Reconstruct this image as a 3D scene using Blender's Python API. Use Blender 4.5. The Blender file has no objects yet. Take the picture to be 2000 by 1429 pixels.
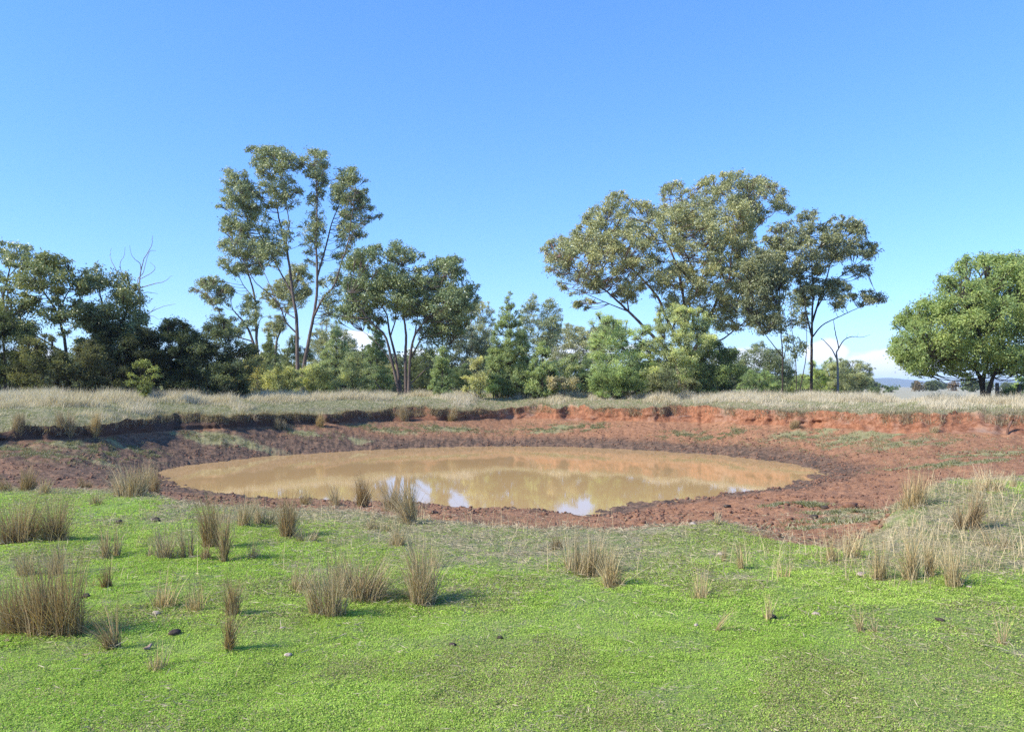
import bpy, math, random
import numpy as np
random.seed(7)
R = np.random.RandomState(11)
S = bpy.context.scene
COL = S.collection

# ---------------------------------------------------------------- camera, sky, sun, exposure
EYE = 1.65; F = 1500.0; HY = 755.0           # eye height; focal length and horizon row measured on the 2000 px photo
cam_d = bpy.data.cameras.new('camera'); cam = bpy.data.objects.new('camera', cam_d); COL.objects.link(cam)
cam.location = (0, 0, EYE); cam.rotation_euler = (math.radians(90), 0, 0)
cam_d.sensor_width = 36; cam_d.lens = 36 * F / 2000; cam_d.shift_y = (HY - 714.5) / 2000
cam_d.clip_start = 0.1; cam_d.clip_end = 30000
S.camera = cam
S.view_settings.view_transform = 'Standard'; S.view_settings.look = 'None'
S.render.engine = 'CYCLES'; S.cycles.use_denoising = False
S.view_settings.gamma = 1; S.view_settings.exposure = 0.97
SUN_AZ = math.atan2(-0.93, -0.36)            # sun stands to the left and a little behind the camera
SUN_EL = math.radians(38)
sd = bpy.data.lights.new('sun', 'SUN'); sd.energy = 3.9; sd.angle = math.radians(0.55); sd.color = (1.0, 0.95, 0.86)
so = bpy.data.objects.new('sun', sd); COL.objects.link(so)
sv = (math.sin(SUN_AZ) * math.cos(SUN_EL), math.cos(SUN_AZ) * math.cos(SUN_EL), math.sin(SUN_EL))
from mathutils import Vector
so.rotation_euler = Vector(sv).to_track_quat('Z', 'Y').to_euler(); so.location = (-20, -8, 30)
W = bpy.data.worlds.new('World'); S.world = W; W.use_nodes = True

class NT:
    def __init__(s, tree): s.t = tree; s.n = tree.nodes; s.l = tree.links
    def new(s, typ, **kw):
        n = s.n.new(typ)
        for k, v in kw.items(): setattr(n, k, v)
        return n
    def set(s, sock, v):
        if isinstance(v, bpy.types.NodeSocket): s.l.new(v, sock)
        else:
            if isinstance(v, tuple) and len(v) == 3 and sock.type == 'RGBA': v = (*v, 1)
            sock.default_value = v
    def math(s, op, a, b=0.0, c=0.0, clamp=False):
        n = s.new('ShaderNodeMath', operation=op, use_clamp=clamp)
        s.set(n.inputs[0], a); s.set(n.inputs[1], b); s.set(n.inputs[2], c); return n.outputs[0]
    def mix(s, f, a, b, mode='MIX'):
        n = s.new('ShaderNodeMix', data_type='RGBA', blend_type=mode)
        s.set(n.inputs[0], f); s.set(n.inputs[6], a); s.set(n.inputs[7], b); return n.outputs[2]
    def noise(s, vec, scale, detail=5, rough=0.6, dist=0.0):
        n = s.new('ShaderNodeTexNoise'); s.set(n.inputs['Scale'], scale); n.inputs['Detail'].default_value = detail
        n.inputs['Roughness'].default_value = rough; n.inputs['Distortion'].default_value = dist
        if vec is not None: s.l.new(vec, n.inputs['Vector'])
        return n.outputs['Fac']
    def step(s, v, a, b):
        n = s.new('ShaderNodeMapRange', interpolation_type='SMOOTHSTEP')
        s.set(n.inputs[0], v); n.inputs[1].default_value = a; n.inputs[2].default_value = b; return n.outputs[0]

w = NT(W.node_tree); w.n.clear()
sky = w.new('ShaderNodeTexSky', sky_type='NISHITA'); sky.sun_disc = False
sky.sun_elevation = SUN_EL; sky.sun_rotation = SUN_AZ; sky.altitude = 300; sky.air_density = 1.0; sky.dust_density = 0.15; sky.ozone_density = 2.5
hs = w.new('ShaderNodeHueSaturation'); hs.inputs['Saturation'].default_value = 1.36; hs.inputs['Value'].default_value = 1.0
gm_ = w.new('ShaderNodeGamma'); gm_.inputs[1].default_value = 0.68; w.l.new(sky.outputs[0], gm_.inputs[0]); w.l.new(gm_.outputs[0], hs.inputs['Color'])
tc = w.new('ShaderNodeTexCoord'); sep = w.new('ShaderNodeSeparateXYZ'); w.l.new(tc.outputs['Generated'], sep.inputs[0])
mp = w.new('ShaderNodeMapping'); mp.inputs['Scale'].default_value = (1, 1, 3.2); w.l.new(tc.outputs['Generated'], mp.inputs[0])
cn = w.noise(mp.outputs[0], 6.5, 7, 0.58)
band = w.math('MULTIPLY', w.step(sep.outputs[2], 0.004, 0.02), w.math('SUBTRACT', 1.0, w.step(sep.outputs[2], 0.028, 0.085)))
az = w.math('DIVIDE', sep.outputs[0], w.math('MAXIMUM', sep.outputs[1], 0.05)); spot = 0.0
for a0, aw, z0, zw in [(0.50, .075, .028, .018), (0.41, .03, .040, .016), (0.30, .05, .034, .016), (-0.21, .035, .055, .018), (-0.12, .03, .035, .014), (0.09, .05, .04, .02), (-0.33, .04, .03, .015), (0.16, .02, .045, .012), (-0.62, .06, .03, .014)]:
    dx_ = w.math('POWER', w.math('DIVIDE', w.math('SUBTRACT', az, a0), aw), 2.0); dz_ = w.math('POWER', w.math('DIVIDE', w.math('SUBTRACT', sep.outputs[2], z0), zw), 2.0)
    spot = w.math('MAXIMUM', spot, w.math('EXPONENT', w.math('MULTIPLY', w.math('ADD', dx_, dz_), -1.0)))
cn2 = w.noise(mp.outputs[0], 22, 6, 0.6)
cl = w.step(w.math('ADD', w.math('MULTIPLY', spot, 0.85), w.math('ADD', w.math('MULTIPLY', cn, 0.5), w.math('MULTIPLY', cn2, 0.35))), 0.70, 0.90)
cl = w.math('MULTIPLY', cl, w.step(sep.outputs[2], 0.002, 0.018))
skc = w.mix(w.math('MULTIPLY', cl, 0.9), w.mix(1.0, hs.outputs[0], (0.90, 1.22, 1.80), 'MULTIPLY'), (5.4, 5.6, 5.9))
bg = w.new('ShaderNodeBackground'); bg.inputs['Strength'].default_value = 0.14
w.l.new(skc, bg.inputs['Color']); wo = w.new('ShaderNodeOutputWorld'); w.l.new(bg.outputs[0], wo.inputs[0])

# ---------------------------------------------------------------- helpers
def vnoise(x, y, seed=0):
    ix = np.floor(x).astype(np.int64); iy = np.floor(y).astype(np.int64); fx = x - ix; fy = y - iy
    fx = fx * fx * (3 - 2 * fx); fy = fy * fy * (3 - 2 * fy)
    def h(a, b):
        n = (a * 374761393 + b * 668265263 + seed * 974634777) & 0xffffffff
        n = ((n ^ (n >> 13)) * 1274126177) & 0xffffffff
        n = n ^ (n >> 16)
        return (n & 0xffff) / 65535.0
    return (h(ix, iy) * (1 - fx) + h(ix + 1, iy) * fx) * (1 - fy) + (h(ix, iy + 1) * (1 - fx) + h(ix + 1, iy + 1) * fx) * fy
def fbm(x, y, seed=0, o=4, g=0.5):
    s = 0; a = 1; t = 0
    for k in range(o):
        s = s + a * vnoise(x * 2 ** k + 17.3 * k, y * 2 ** k - 9.1 * k, seed + k); t += a; a *= g
    return s / t
def sm(x, a, b):
    t = np.clip((x - a) / (b - a), 0, 1); return t * t * (3 - 2 * t)

def mesh_obj(name, verts, faces, mat=None, parent=None, cols=None, smooth=False, loc=None, attrs=None):
    """faces: list of int arrays (N,k)"""
    me = bpy.data.meshes.new(name); verts = np.asarray(verts, dtype=np.float32)
    if loc is not None: verts = verts - np.asarray(loc, dtype=np.float32)
    if not isinstance(faces, (list, tuple)): faces = [faces]
    faces = [np.asarray(f, dtype=np.int32) for f in faces if len(f)]
    me.vertices.add(len(verts)); me.vertices.foreach_set('co', verts.ravel())
    idx = np.concatenate([f.ravel() for f in faces]); tot = np.concatenate([np.full(len(f), f.shape[1], np.int32) for f in faces])
    me.loops.add(len(idx)); me.loops.foreach_set('vertex_index', idx)
    me.polygons.add(len(tot)); st = np.zeros(len(tot), np.int32); st[1:] = np.cumsum(tot)[:-1]
    me.polygons.foreach_set('loop_start', st); me.polygons.foreach_set('loop_total', tot)
    if smooth: me.polygons.foreach_set('use_smooth', np.ones(len(tot), bool))
    me.update(calc_edges=True)
    al = dict(attrs or {})
    if cols is not None: al['col'] = cols
    for k, c in al.items():
        a = me.color_attributes.new(k, 'FLOAT_COLOR', 'POINT'); c4 = np.ones((len(verts), 4), np.float32); c4[:, :c.shape[1]] = c
        a.data.foreach_set('color', c4.ravel())
    o = bpy.data.objects.new(name, me); COL.objects.link(o)
    if mat: me.materials.append(mat)
    if parent: o.parent = parent
    elif loc is not None: o.location = loc
    return o
def tag(o, label=None, cat=None, group=None, kind=None):
    if label: o['label'] = label
    if cat: o['category'] = cat
    if group: o['group'] = group
    if kind: o['kind'] = kind
    return o
def thing(name, label, cat, loc, group=None):
    o = bpy.data.objects.new(name, None); COL.objects.link(o); o.location = loc; o.empty_display_size = 0.3
    return tag(o, label, cat, group)

def tube(pts, rad, sides=7, wob=0.0):
    pts = np.asarray(pts, float); rad = np.asarray(rad, float); n = len(pts)
    tg = np.gradient(pts, axis=0); tg /= np.linalg.norm(tg, axis=1)[:, None] + 1e-9
    ref = np.where(np.abs(tg[:, 2:3]) > 0.9, np.array([[1.0, 0, 0]]), np.array([[0, 0, 1.0]]))
    ref = np.repeat(ref[:1], n, 0) if np.ptp(np.abs(tg[:, 2])) < 2 else ref
    u = np.cross(tg, ref); bad = np.linalg.norm(u, axis=1) < 1e-3; u[bad] = (1, 0, 0)
    u /= np.linalg.norm(u, axis=1)[:, None]; v = np.cross(tg, u)
    a = np.arange(sides) * 2 * math.pi / sides
    rr = rad[:, None] * (1 + wob * (R.rand(n, sides) - 0.5))
    V = pts[:, None] + rr[..., None] * (np.cos(a)[None, :, None] * u[:, None] + np.sin(a)[None, :, None] * v[:, None])
    i = np.arange(n - 1)[:, None] * sides; j = np.arange(sides)[None]; k = (j + 1) % sides
    Fc = np.stack([i + j, i + k, i + sides + k, i + sides + j], -1).reshape(-1, 4)
    return V.reshape(-1, 3), Fc
def spline(pts, per=5):
    P = np.asarray(pts, float)
    if len(P) < 3: return np.linspace(0, 1, per * (len(P) - 1) + 1)[:, None] * (P[-1] - P[0]) + P[0] if len(P) == 2 else P
    Q = np.vstack([2 * P[0] - P[1], P, 2 * P[-1] - P[-2]]); out = []
    for i in range(1, len(Q) - 2):
        t = np.linspace(0, 1, per, endpoint=False)[:, None]
        a, b, c, d = Q[i - 1], Q[i], Q[i + 1], Q[i + 2]
        out.append(0.5 * ((2 * b) + (-a + c) * t + (2 * a - 5 * b + 4 * c - d) * t ** 2 + (-a + 3 * b - 3 * c + d) * t ** 3))
    out.append(P[-1:]); return np.vstack(out)
class Bag:
    def __init__(s): s.v = []; s.f = {}; s.c = []; s.n = 0
    def add(s, v, f, c=None):
        f = np.asarray(f); s.f.setdefault(f.shape[1], []).append(f + s.n); s.v.append(v); s.n += len(v)
        if c is not None: s.c.append(c)
    def obj(s, name, mat, parent=None, **kw):
        return mesh_obj(name, np.vstack(s.v), [np.vstack(x) for x in s.f.values()], mat, parent,
                        cols=np.vstack(s.c) if s.c else None, **kw)

# ---------------------------------------------------------------- materials
def leafmat(name, trans=0.3, rough=0.5, spec=0.35):
    m = bpy.data.materials.new(name); m.use_nodes = True; t = NT(m.node_tree); t.n.clear()
    a = t.new('ShaderNodeAttribute', attribute_name='col'); geo = t.new('ShaderNodeNewGeometry')
    p = t.new('ShaderNodeBsdfPrincipled'); p.inputs['Roughness'].default_value = rough; p.inputs['Specular IOR Level'].default_value = spec
    n = t.noise(geo.outputs['Position'], 1.1, 3)
    c = t.mix(t.math('MULTIPLY', n, 0.35), a.outputs['Color'], t.mix(1.0, a.outputs['Color'], (1.25, 1.15, 0.75), 'MULTIPLY'))
    t.l.new(c, p.inputs['Base Color'])
    tr = t.new('ShaderNodeBsdfTranslucent'); t.l.new(t.mix(1.0, c, (1.2, 1.25, 0.7), 'MULTIPLY'), tr.inputs['Color'])
    mx = t.new('ShaderNodeMixShader'); mx.inputs[0].default_value = trans
    t.l.new(p.outputs[0], mx.inputs[1]); t.l.new(tr.outputs[0], mx.inputs[2])
    o = t.new('ShaderNodeOutputMaterial'); t.l.new(mx.outputs[0], o.inputs[0]); return m
def barkmat(name, c1, c2, sc=3.0):
    m = bpy.data.materials.new(name); m.use_nodes = True; t = NT(m.node_tree); p = t.n['Principled BSDF']
    g = t.new('ShaderNodeTexCoord'); mp = t.new('ShaderNodeMapping'); mp.inputs['Scale'].default_value = (1, 1, 0.25); t.l.new(g.outputs['Object'], mp.inputs[0])
    n = t.noise(mp.outputs[0], sc, 6, 0.65); n2 = t.noise(mp.outputs[0], sc * 7, 4, 0.7)
    c = t.mix(t.step(n, 0.38, 0.62), c1, c2); c = t.mix(t.math('MULTIPLY', n2, 0.6), c, tuple(x * 0.45 for x in c1))
    t.l.new(c, p.inputs['Base Color']); p.inputs['Roughness'].default_value = 0.9; p.inputs['Specular IOR Level'].default_value = 0.2
    b = t.new('ShaderNodeBump'); b.inputs['Strength'].default_value = 0.6; b.inputs['Distance'].default_value = 0.05
    t.l.new(n2, b.inputs['Height']); t.l.new(b.outputs[0], p.inputs['Normal']); return m
M_leaf = leafmat('gum_leaf', 0.22, 0.42, 0.5)
M_soft = leafmat('soft_leaf', 0.42, 0.6, 0.2)
M_turf = leafmat('clover_leaf', 0.35, 0.75, 0.08)
M_straw = leafmat('dry_straw', 0.25, 0.75, 0.15)
M_bark = barkmat('grey_bark', (0.13, 0.10, 0.085), (0.24, 0.18, 0.145))
M_dark = barkmat('dark_bark', (0.045, 0.036, 0.03), (0.10, 0.075, 0.06))
M_dead = barkmat('dead_wood', (0.30, 0.25, 0.21), (0.42, 0.36, 0.31))
def plain(name, c1, c2, sc=20, rough=0.9):
    m = bpy.data.materials.new(name); m.use_nodes = True; t = NT(m.node_tree); p = t.n['Principled BSDF']
    g = t.new('ShaderNodeTexCoord'); n = t.noise(g.outputs['Object'], sc, 6, 0.65)
    t.l.new(t.mix(t.step(n, 0.35, 0.65), c1, c2), p.inputs['Base Color']); p.inputs['Roughness'].default_value = rough
    p.inputs['Specular IOR Level'].default_value = 0.2
    b = t.new('ShaderNodeBump'); b.inputs['Strength'].default_value = 0.7; b.inputs['Distance'].default_value = 0.01
    t.l.new(n, b.inputs['Height']); t.l.new(b.outputs[0], p.inputs['Normal']); return m
M_clod = plain('red_clod', (0.13, 0.068, 0.042), (0.27, 0.14, 0.085), 12)
M_stone = plain('pale_stone', (0.30, 0.22, 0.17), (0.50, 0.42, 0.34), 25)
M_dung = plain('dark_dung', (0.035, 0.028, 0.022), (0.09, 0.065, 0.05), 40)
M_barkchip = plain('bark_piece', (0.28, 0.17, 0.11), (0.42, 0.30, 0.22), 30)
M_post = plain('weathered_post', (0.07, 0.06, 0.05), (0.15, 0.13, 0.11), 10)

# ---------------------------------------------------------------- terrain
ZW = -1.65                                   # water level: the dam is sunk 1.65 m below the paddock
def w2(px, Y): return (np.asarray(px, float) - 1000) / F * Y
def at(px, py, D): return np.array([(px - 1000) / F * D, D, EYE - (py - HY) / F * D])
pond_px = [(306,930),(312,921),(330,914),(400,904),(500,893),(600,885),(700,879),(800,875),(900,872),(1000,871),(1100,872),(1200,876),(1300,881),(1400,888),(1500,899),(1560,908),(1595,919),(1600,926),(1585,936),(1555,946),(1500,956),(1450,962),(1400,967),(1340,975),(1300,980),(1230,988),(1180,996),(1150,1007),(1135,1009),(1115,1001),(1050,997),(1000,994),(950,996),(850,991),(750,986),(680,983),(600,979),(530,975),(470,970),(420,963),(370,956),(330,946),(312,938)]
PP = np.array([[(x - 1000) / F * ((EYE - ZW) * F / (y - HY)), (EYE - ZW) * F / (y - HY)] for x, y in pond_px])
def pond_sdf(X, Y):
    X = X.ravel(); Y = Y.ravel(); d = np.full(X.shape, 1e9); ins = np.zeros(X.shape, bool); n = len(PP)
    for i in range(n):
        a = PP[i]; b = PP[(i + 1) % n]; e = b - a
        t = np.clip(((X - a[0]) * e[0] + (Y - a[1]) * e[1]) / (e @ e), 0, 1)
        d = np.minimum(d, (X - a[0] - t * e[0]) ** 2 + (Y - a[1] - t * e[1]) ** 2)
        c = ((a[1] > Y) != (b[1] > Y)) & (X < (b[0] - a[0]) * (Y - a[1]) / (b[1] - a[1] + 1e-12) + a[0]); ins ^= c
    return np.sqrt(d) * np.where(ins, -1, 1)
cb = np.array([(-700,900),(-300,880),(0,862),(90,860),(150,857),(210,853),(330,842),(400,838),(470,836),(540,832),(650,828),(760,824),(900,822),(1000,819),(1130,822),(1250,824),(1370,826),(1450,832),(1600,837),(1700,843),(1800,848),(2000,852),(2300,860),(2700,875)], float)
ct = np.array([(-700,850),(-300,842),(0,839),(100,834),(210,826),(300,821),(400,816),(470,813),(560,810),(700,806),(850,803),(950,800),(1010,794),(1040,797),(1130,800),(1200,799),(1300,797),(1370,793),(1450,802),(1600,807),(1700,811),(1800,812),(2000,814),(2300,818),(2700,825)], float)
rm = np.array([(-900,950),(-200,948),(0,952),(200,958),(300,968),(400,984),(500,992),(600,997),(700,1002),(800,1012),(900,1022),(1000,1032),(1100,1042),(1200,1050),(1300,1053),(1360,1044),(1400,1040),(1450,1048),(1500,1058),(1600,1076),(1660,1084),(1720,1074),(1770,1040),(1820,1000),(1870,962),(1930,940),(2000,928),(2400,918)], float)
def crow(x, tab): return np.interp(x, tab[:, 0], tab[:, 1])
ZB = -0.47
def cliff(th, smooth=False):
    thc = np.clip(th, -1.0, 1.0); px = 1000 + F * np.tan(thc); cs = np.cos(thc)
    Yb = (EYE - ZB) * F / (crow(px, cb) - HY)
    def notch(p0, ln, d): return d * np.clip(1 - (px - p0) / ln, 0, 1) * sm(px, p0 - 16, p0 + 6)
    Y0 = Yb.copy()
    Yb = Yb + notch(1021, 60, .45) + notch(343, 22, 0.5) + notch(760, 25, 0.4) + notch(872, 25, .4) + notch(610, 25, .4) + notch(1108, 22, 0.4) + notch(1505, 22, .35)
    arc = th * 40
    Yb = Yb + (fbm(arc / 2.2, arc * 0 + 3.3, 5, 3) - 0.5) * 1.1 + (fbm(arc / 0.35, arc * 0 + 1.3, 9, 2) - 0.5) * 0.35
    zt0 = EYE - (crow(px, ct) - HY) * Y0 / F
    zt = zt0 + (fbm(arc / 0.9, arc * 0 + 7.7, 21, 3) - 0.5) * np.interp(px, [0, 800, 1200], [.5, .5, .42]) + (fbm(arc / 0.2, arc * 0 + 4.7, 23, 2) - 0.5) * 0.12
    wd = np.interp(px, [0, 300, 900, 1005, 1030, 1075, 1100, 1345, 1380, 1430, 1600, 1800, 2200], [0.25, 0.22, 0.3, 0.25, .9, 0.6, 0.4, 0.35, .9, 0.7, 0.75, 1.3, 1.6])
    wd = wd * (0.45 + 0.9 * fbm(arc / 1.3, arc * 0 + 2.1, 33, 2)) + .8 * sm(fbm(arc / 1.7, arc * 0 + 8.1, 35, 2), .60, .75)
    fade = 1 - sm(np.abs(th), 0.72, 0.95)
    if smooth: return Yb / cs, zt, wd, fade, px, Y0 / cs, zt0
    return Yb / cs, zt, wd, fade, px
def ground(X, Y, detail=True, full=False):
    shp = X.shape; X = X.ravel(); Y = Y.ravel()
    th = np.arctan2(X, Y); r = np.hypot(X, Y)
    rc, zt, wd, fade, px, rc0, zt0 = cliff(th, True)
    rim = (EYE) * F / (crow(px, rm) - HY) / np.cos(np.clip(th, -1, 1))
    rim = rim * (1 + (0.05 + .16 * sm(px, 1600, 1680) * (1 - sm(px, 1850, 1950))) * (fbm(X / 1.2, Y / 1.2, 41, 3) - 0.5))
    s = pond_sdf(X, Y); s = s + (fbm(X / 0.9, Y / 0.9, 60, 4) - 0.5) * 0.55
    sp = np.maximum(s, 0.02); n = np.maximum(r - rim, 0.02); c = np.maximum(np.minimum(rc, rc0) - r, 0.02)
    zfl = (ZW / sp + ZB / c * 1.0 + 0.0 / n) / (1 / sp + 1 / c + 1 / n)
    zfl = np.where((c <= 0.02) & (r < rc), ZB, zfl); arc_ = th * 40; zfl = zfl + np.interp(px, [0, 800, 1100], [.1, .35, 1]) * (-.05 + .22 * fbm(arc_ / 1.1, arc_ * 0, 39, 3)) * np.exp(-np.maximum(rc - r, 0) / .45) * (r < rc)
    zfl = np.where(s < 0, ZW + np.maximum(s, -4) * 0.16, zfl)
    # behind the bank
    d = r - rc - wd; q = np.clip((r - rc) / wd, 0, 1)
    prof = np.where(q < 0.75, q * 0.7 / 0.75, 0.7 + 0.3 * (1 - ((1 - q) / 0.25) ** 2))
    dd = np.maximum(d, 0); cr = np.interp(px, [0, 900, 1500, 2000], [8.5, 4.5, 5, 6.5]); zc = np.interp(px, [0, 900, 1500, 1750, 2000], [0.98, 0.88, 0.85, 0.72, 0.72])
    d0 = np.maximum(r - rc0 - 0.6, 0); zp = zt0 + (zc - zt0) * (1 - (1 - np.clip(d0 / cr, 0, 1)) ** 2) + (zt - zt0) * np.exp(-dd / 0.7)
    zp = zp * (1 - sm(d0, cr + 6, cr + 45)) 
    zb0 = ZB + np.interp(px, [0, 800, 1100], [.1, .35, 1]) * (-.05 + .22 * fbm(th * 40 / 1.1, th * 0, 39, 3)); zb_ = zb0 + (zt - zb0) * prof
    zb_ = zb_ + np.where((q > 0) & (q < 1), (fbm(th * 40 / .35, q * 2.2, 37, 3) - .5) * .22 * np.sin(q * np.pi), 0); back = np.where(d > 0, zp, zb_)
    z = np.where(r < rim, 0.0, np.where(r < rc, zfl, back))
    z = z * fade + (1 - fade) * 0.0
    onfl = sm(r, rim - 0.5, rim + 1.0) * (1 - sm(r, rc - 0.3, rc + 0.1)) * fade
    hum = np.exp(-(((X - 6.1) / 2.2) ** 2 + ((Y - 10.6) / 2.6) ** 2)); z = z + 0.26 * hum
    mnd = np.exp(-(((X - 2.30) / 0.7) ** 2 + ((Y - 8.9) / 0.5) ** 2)); z = z + 0.10 * mnd
    if detail:
        z = z + (fbm(X / 2.5, Y / 2.5, 1, 3) - 0.5) * 0.10 * (r < 300) * np.where(d > 0, np.exp(-dd / 3), 1) + (fbm(X / 0.35, Y / 0.35, 3, 3) - 0.5) * 0.05 * (r < 60) + (r > 90) * 0
        pock = fbm(X / 0.28, Y / 0.28, 12, 3); wet = np.exp(-np.maximum(s, 0) / 2.2)
        z = z + (pock - 0.5) * (0.11 + 0.14 * wet) * onfl * (s > -0.6)
        z = z + (fbm(X / 0.9, Y / 0.9, 15, 3) - 0.5) * 0.16 * onfl * sm(s, 0.1, 2)
    if not full: return z.reshape(shp)
    return z, dict(r=r, th=th, px=px, rim=rim, s=s, rc=rc, wd=wd, d=d, q=q, onfl=onfl, fade=fade, hum=hum, mnd=mnd)
_Yr = np.geomspace(2.0, 140, 6000)
def place(px, py):
    t = (px - 1000) / F; zr = EYE - (py - HY) / F * _Yr; zg = ground(t * _Yr, _Yr)
    k = np.argmax(zg >= zr); k = k if (zg >= zr).any() else len(_Yr) - 1
    return np.array([t * _Yr[k], _Yr[k], float(zg[k])])
def gz(x, y): return float(ground(np.array([x]), np.array([y]))[0])

# grass patches on the dam floor: centre (world, from where they lie in the photo), radii in m
patches = []
for px, py, rx, ry, k in [(1065,838,2.0,.8,1),(1150,836,1.3,.5,.8),(1410,848,1.5,.6,.6),(1330,846,1.2,.5,.5),(1560,852,2.4,.8,.9),(1680,860,3.0,.9,1),(1780,864,2.5,.7,.7),(1850,905,2.2,.5,.9),(1950,888,2.6,.8,1),(240,872,3.0,.6,1),(60,885,3.0,.7,1),(150,868,2,.5,.8),(400,852,4,.6,.9),(600,843,4.0,.6,.9),(740,838,3,.5,.8),(880,838,2.5,.5,.7),(1650,1000,.6,.35,.7),(1700,1010,.9,.5,.6),(1560,990,.5,.2,.5)]:
    P = place(px, py); patches.append((P[0], P[1], rx, ry, k))
nA = 1250; T = 0.70
ths = np.concatenate([np.linspace(-math.pi, -T, 90, endpoint=False), np.linspace(-T, T, nA), np.linspace(T, math.pi, 91)[1:-1]])
rc, zt, wd, fade, _ = cliff(ths)
rows = []
r0 = rc - 0.45; r1 = rc + wd + 0.5
for k in np.linspace(0, 1, 400, endpoint=False): rows.append(1.3 * (r0 / 1.3) ** k)
for k in np.linspace(0, 1, 46, endpoint=False): rows.append(r0 + (r1 - r0) * k)
for k in np.linspace(0, 1, 90, endpoint=False): rows.append(r1 * ((r1 + 14) / r1) ** k)
for k in np.linspace(0, 1, 56): rows.append((r1 + 14) * (7400 / (r1 + 14)) ** k)
RR = np.array(rows); TH = np.repeat(ths[None], len(RR), 0)
X = RR * np.sin(TH); Y = RR * np.cos(TH)
z, g = ground(X, Y, full=True)
# rough the face of the bank sideways so that it undercuts and crumbles
face = np.exp(-((g['q'] - 0.5) / 0.35) ** 2) * (np.abs(g['d'] + g['wd'] * 0.5) < 1.5) * g['fade']
dr = (fbm(g['th'] * 40 / 0.5, z / 0.3, 71, 3) - 0.5) * 0.75 * face
Xf = X.ravel() + dr * np.sin(TH.ravel()); Yf = Y.ravel() + dr * np.cos(TH.ravel())
nv = RR.size; nr, nt = RR.shape
V = np.column_stack([Xf, Yf, z]); V = np.vstack([V, [[0, 0, 0]]])
i = np.arange(nr - 1)[:, None] * nt; j = np.arange(nt)[None]; k = (j + 1) % nt
Fq = np.stack([i + j, i + k, i + nt + k, i + nt + j], -1).reshape(-1, 4)[:, ::-1]
Ft = np.column_stack([np.full(nt, nv), np.arange(nt), (np.arange(nt) + 1) % nt])[:, ::-1]
def zones(X, Y, g):
    nz = fbm(X / 1.1, Y / 1.1, 81, 4); nz2 = fbm(X / 0.4, Y / 0.4, 83, 3)
    r = g['r']
    green = 1 - sm(r + (nz - 0.5) * 3.0, g['rim'] - 0.3, g['rim'] + 0.5)
    green = green * (g['rim'] < 25)
    px = g['px']
    # dry thatch: strip along the rim in the middle, patches, the hummock at the right
    thatch = np.exp(-((X - 0.3) / 2.0) ** 2 - ((Y - 8.2) / 1.5) ** 2) * .9 + 1.5 * np.exp(-((X - 5.2) / 1.3) ** 2 - ((Y - 8.3) / 1.1) ** 2) + 1.2 * np.exp(-((X - 5.8) / .8) ** 2 - ((Y - 10.4) / 1.8) ** 2) + .8 * np.exp(-((X - 3.6) / 1.1) ** 2 - ((Y - 7.0) / .45) ** 2) + 0.6 * g['mnd'] + .5 * sm(px, 1650, 1750) * np.exp(-((r - g['rim']) / 1.2) ** 2)
    thatch = thatch + 0.75 * np.exp(-((r - g['rim']) / 0.8) ** 2) * (px < 1250)
    thatch = thatch + 0.6 * np.exp(-((X + 1.2) / 1.5) ** 2 - ((Y - 9.2) / 1.6) ** 2)
    dry = np.clip(thatch * (0.55 + 0.9 * nz) + sm(nz, 0.58, 0.74) * 0.75 * green + sm(nz2, 0.66, 0.8) * .5 * green, 0, 1)
    gp = np.zeros_like(X)
    for a, b, rx, ry, k in patches: gp = np.maximum(gp, k * np.exp(-((X - a) / rx) ** 2 - ((Y - b) / ry / 1.6) ** 2))
    gp = gp * (0.15 + 1.0 * sm(fbm(X / 1.6, Y / .5, 87, 4), .40, .66)) * g['onfl']
    plat = sm(g['d'], -0.1, 0.15)
    plat = plat * (1 - sm(r, 90, 140))
    mud = np.exp(-(np.maximum(g['s'], 0) / 2.2) ** 1.5) * (0.75 + 0.5 * nz) * (g['s'] < 12)
    mud = np.clip(mud + 0.5 * sm(-X, 4, 16) * g['onfl'] * (0.4 + nz), 0, 1) * (g['rim'] < r + 1)
    far = sm(r, 70, 110)
    clf = ((g['q'] > 0) & (g['d'] < 0.05)).astype(float) * g['fade']
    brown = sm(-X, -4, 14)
    return green, dry, mud, gp, plat, far, clf, brown
zz = zones(X.ravel(), Y.ravel(), g)
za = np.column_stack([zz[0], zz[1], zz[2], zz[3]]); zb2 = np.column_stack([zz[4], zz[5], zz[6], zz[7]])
za = np.vstack([za, za[:1]]); zb2 = np.vstack([zb2, zb2[:1]])

m = bpy.data.materials.new('paddock_ground'); m.use_nodes = True; t = NT(m.node_tree); p = t.n['Principled BSDF']
geo = t.new('ShaderNodeNewGeometry'); P3 = geo.outputs['Position']
a1 = t.new('ShaderNodeAttribute', attribute_name='zone_a'); a2 = t.new('ShaderNodeAttribute', attribute_name='zone_b')
s1 = t.new('ShaderNodeSeparateColor'); t.l.new(a1.outputs['Color'], s1.inputs[0]); s2 = t.new('ShaderNodeSeparateColor'); t.l.new(a2.outputs['Color'], s2.inputs[0])
n_big = t.noise(P3, 0.5, 5, 0.6); n_mid = t.noise(P3, 4.0, 6, 0.65); n_fine = t.noise(P3, 30, 6, 0.7); n_vf = t.noise(P3, 110, 4, 0.7)
def jit(v, amt=0.5): return t.math('ADD', v, t.math('MULTIPLY', t.math('SUBTRACT', n_fine, 0.5), amt))
red = t.mix(t.step(n_mid, 0.35, 0.68), (0.25, 0.121, 0.060), (0.365, 0.188, 0.100))
red = t.mix(t.math('MULTIPLY', t.step(t.noise(P3, 7.0, 3, 0.7), 0.54, 0.66), 0.75), red, (0.10, 0.048, 0.028))
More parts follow.
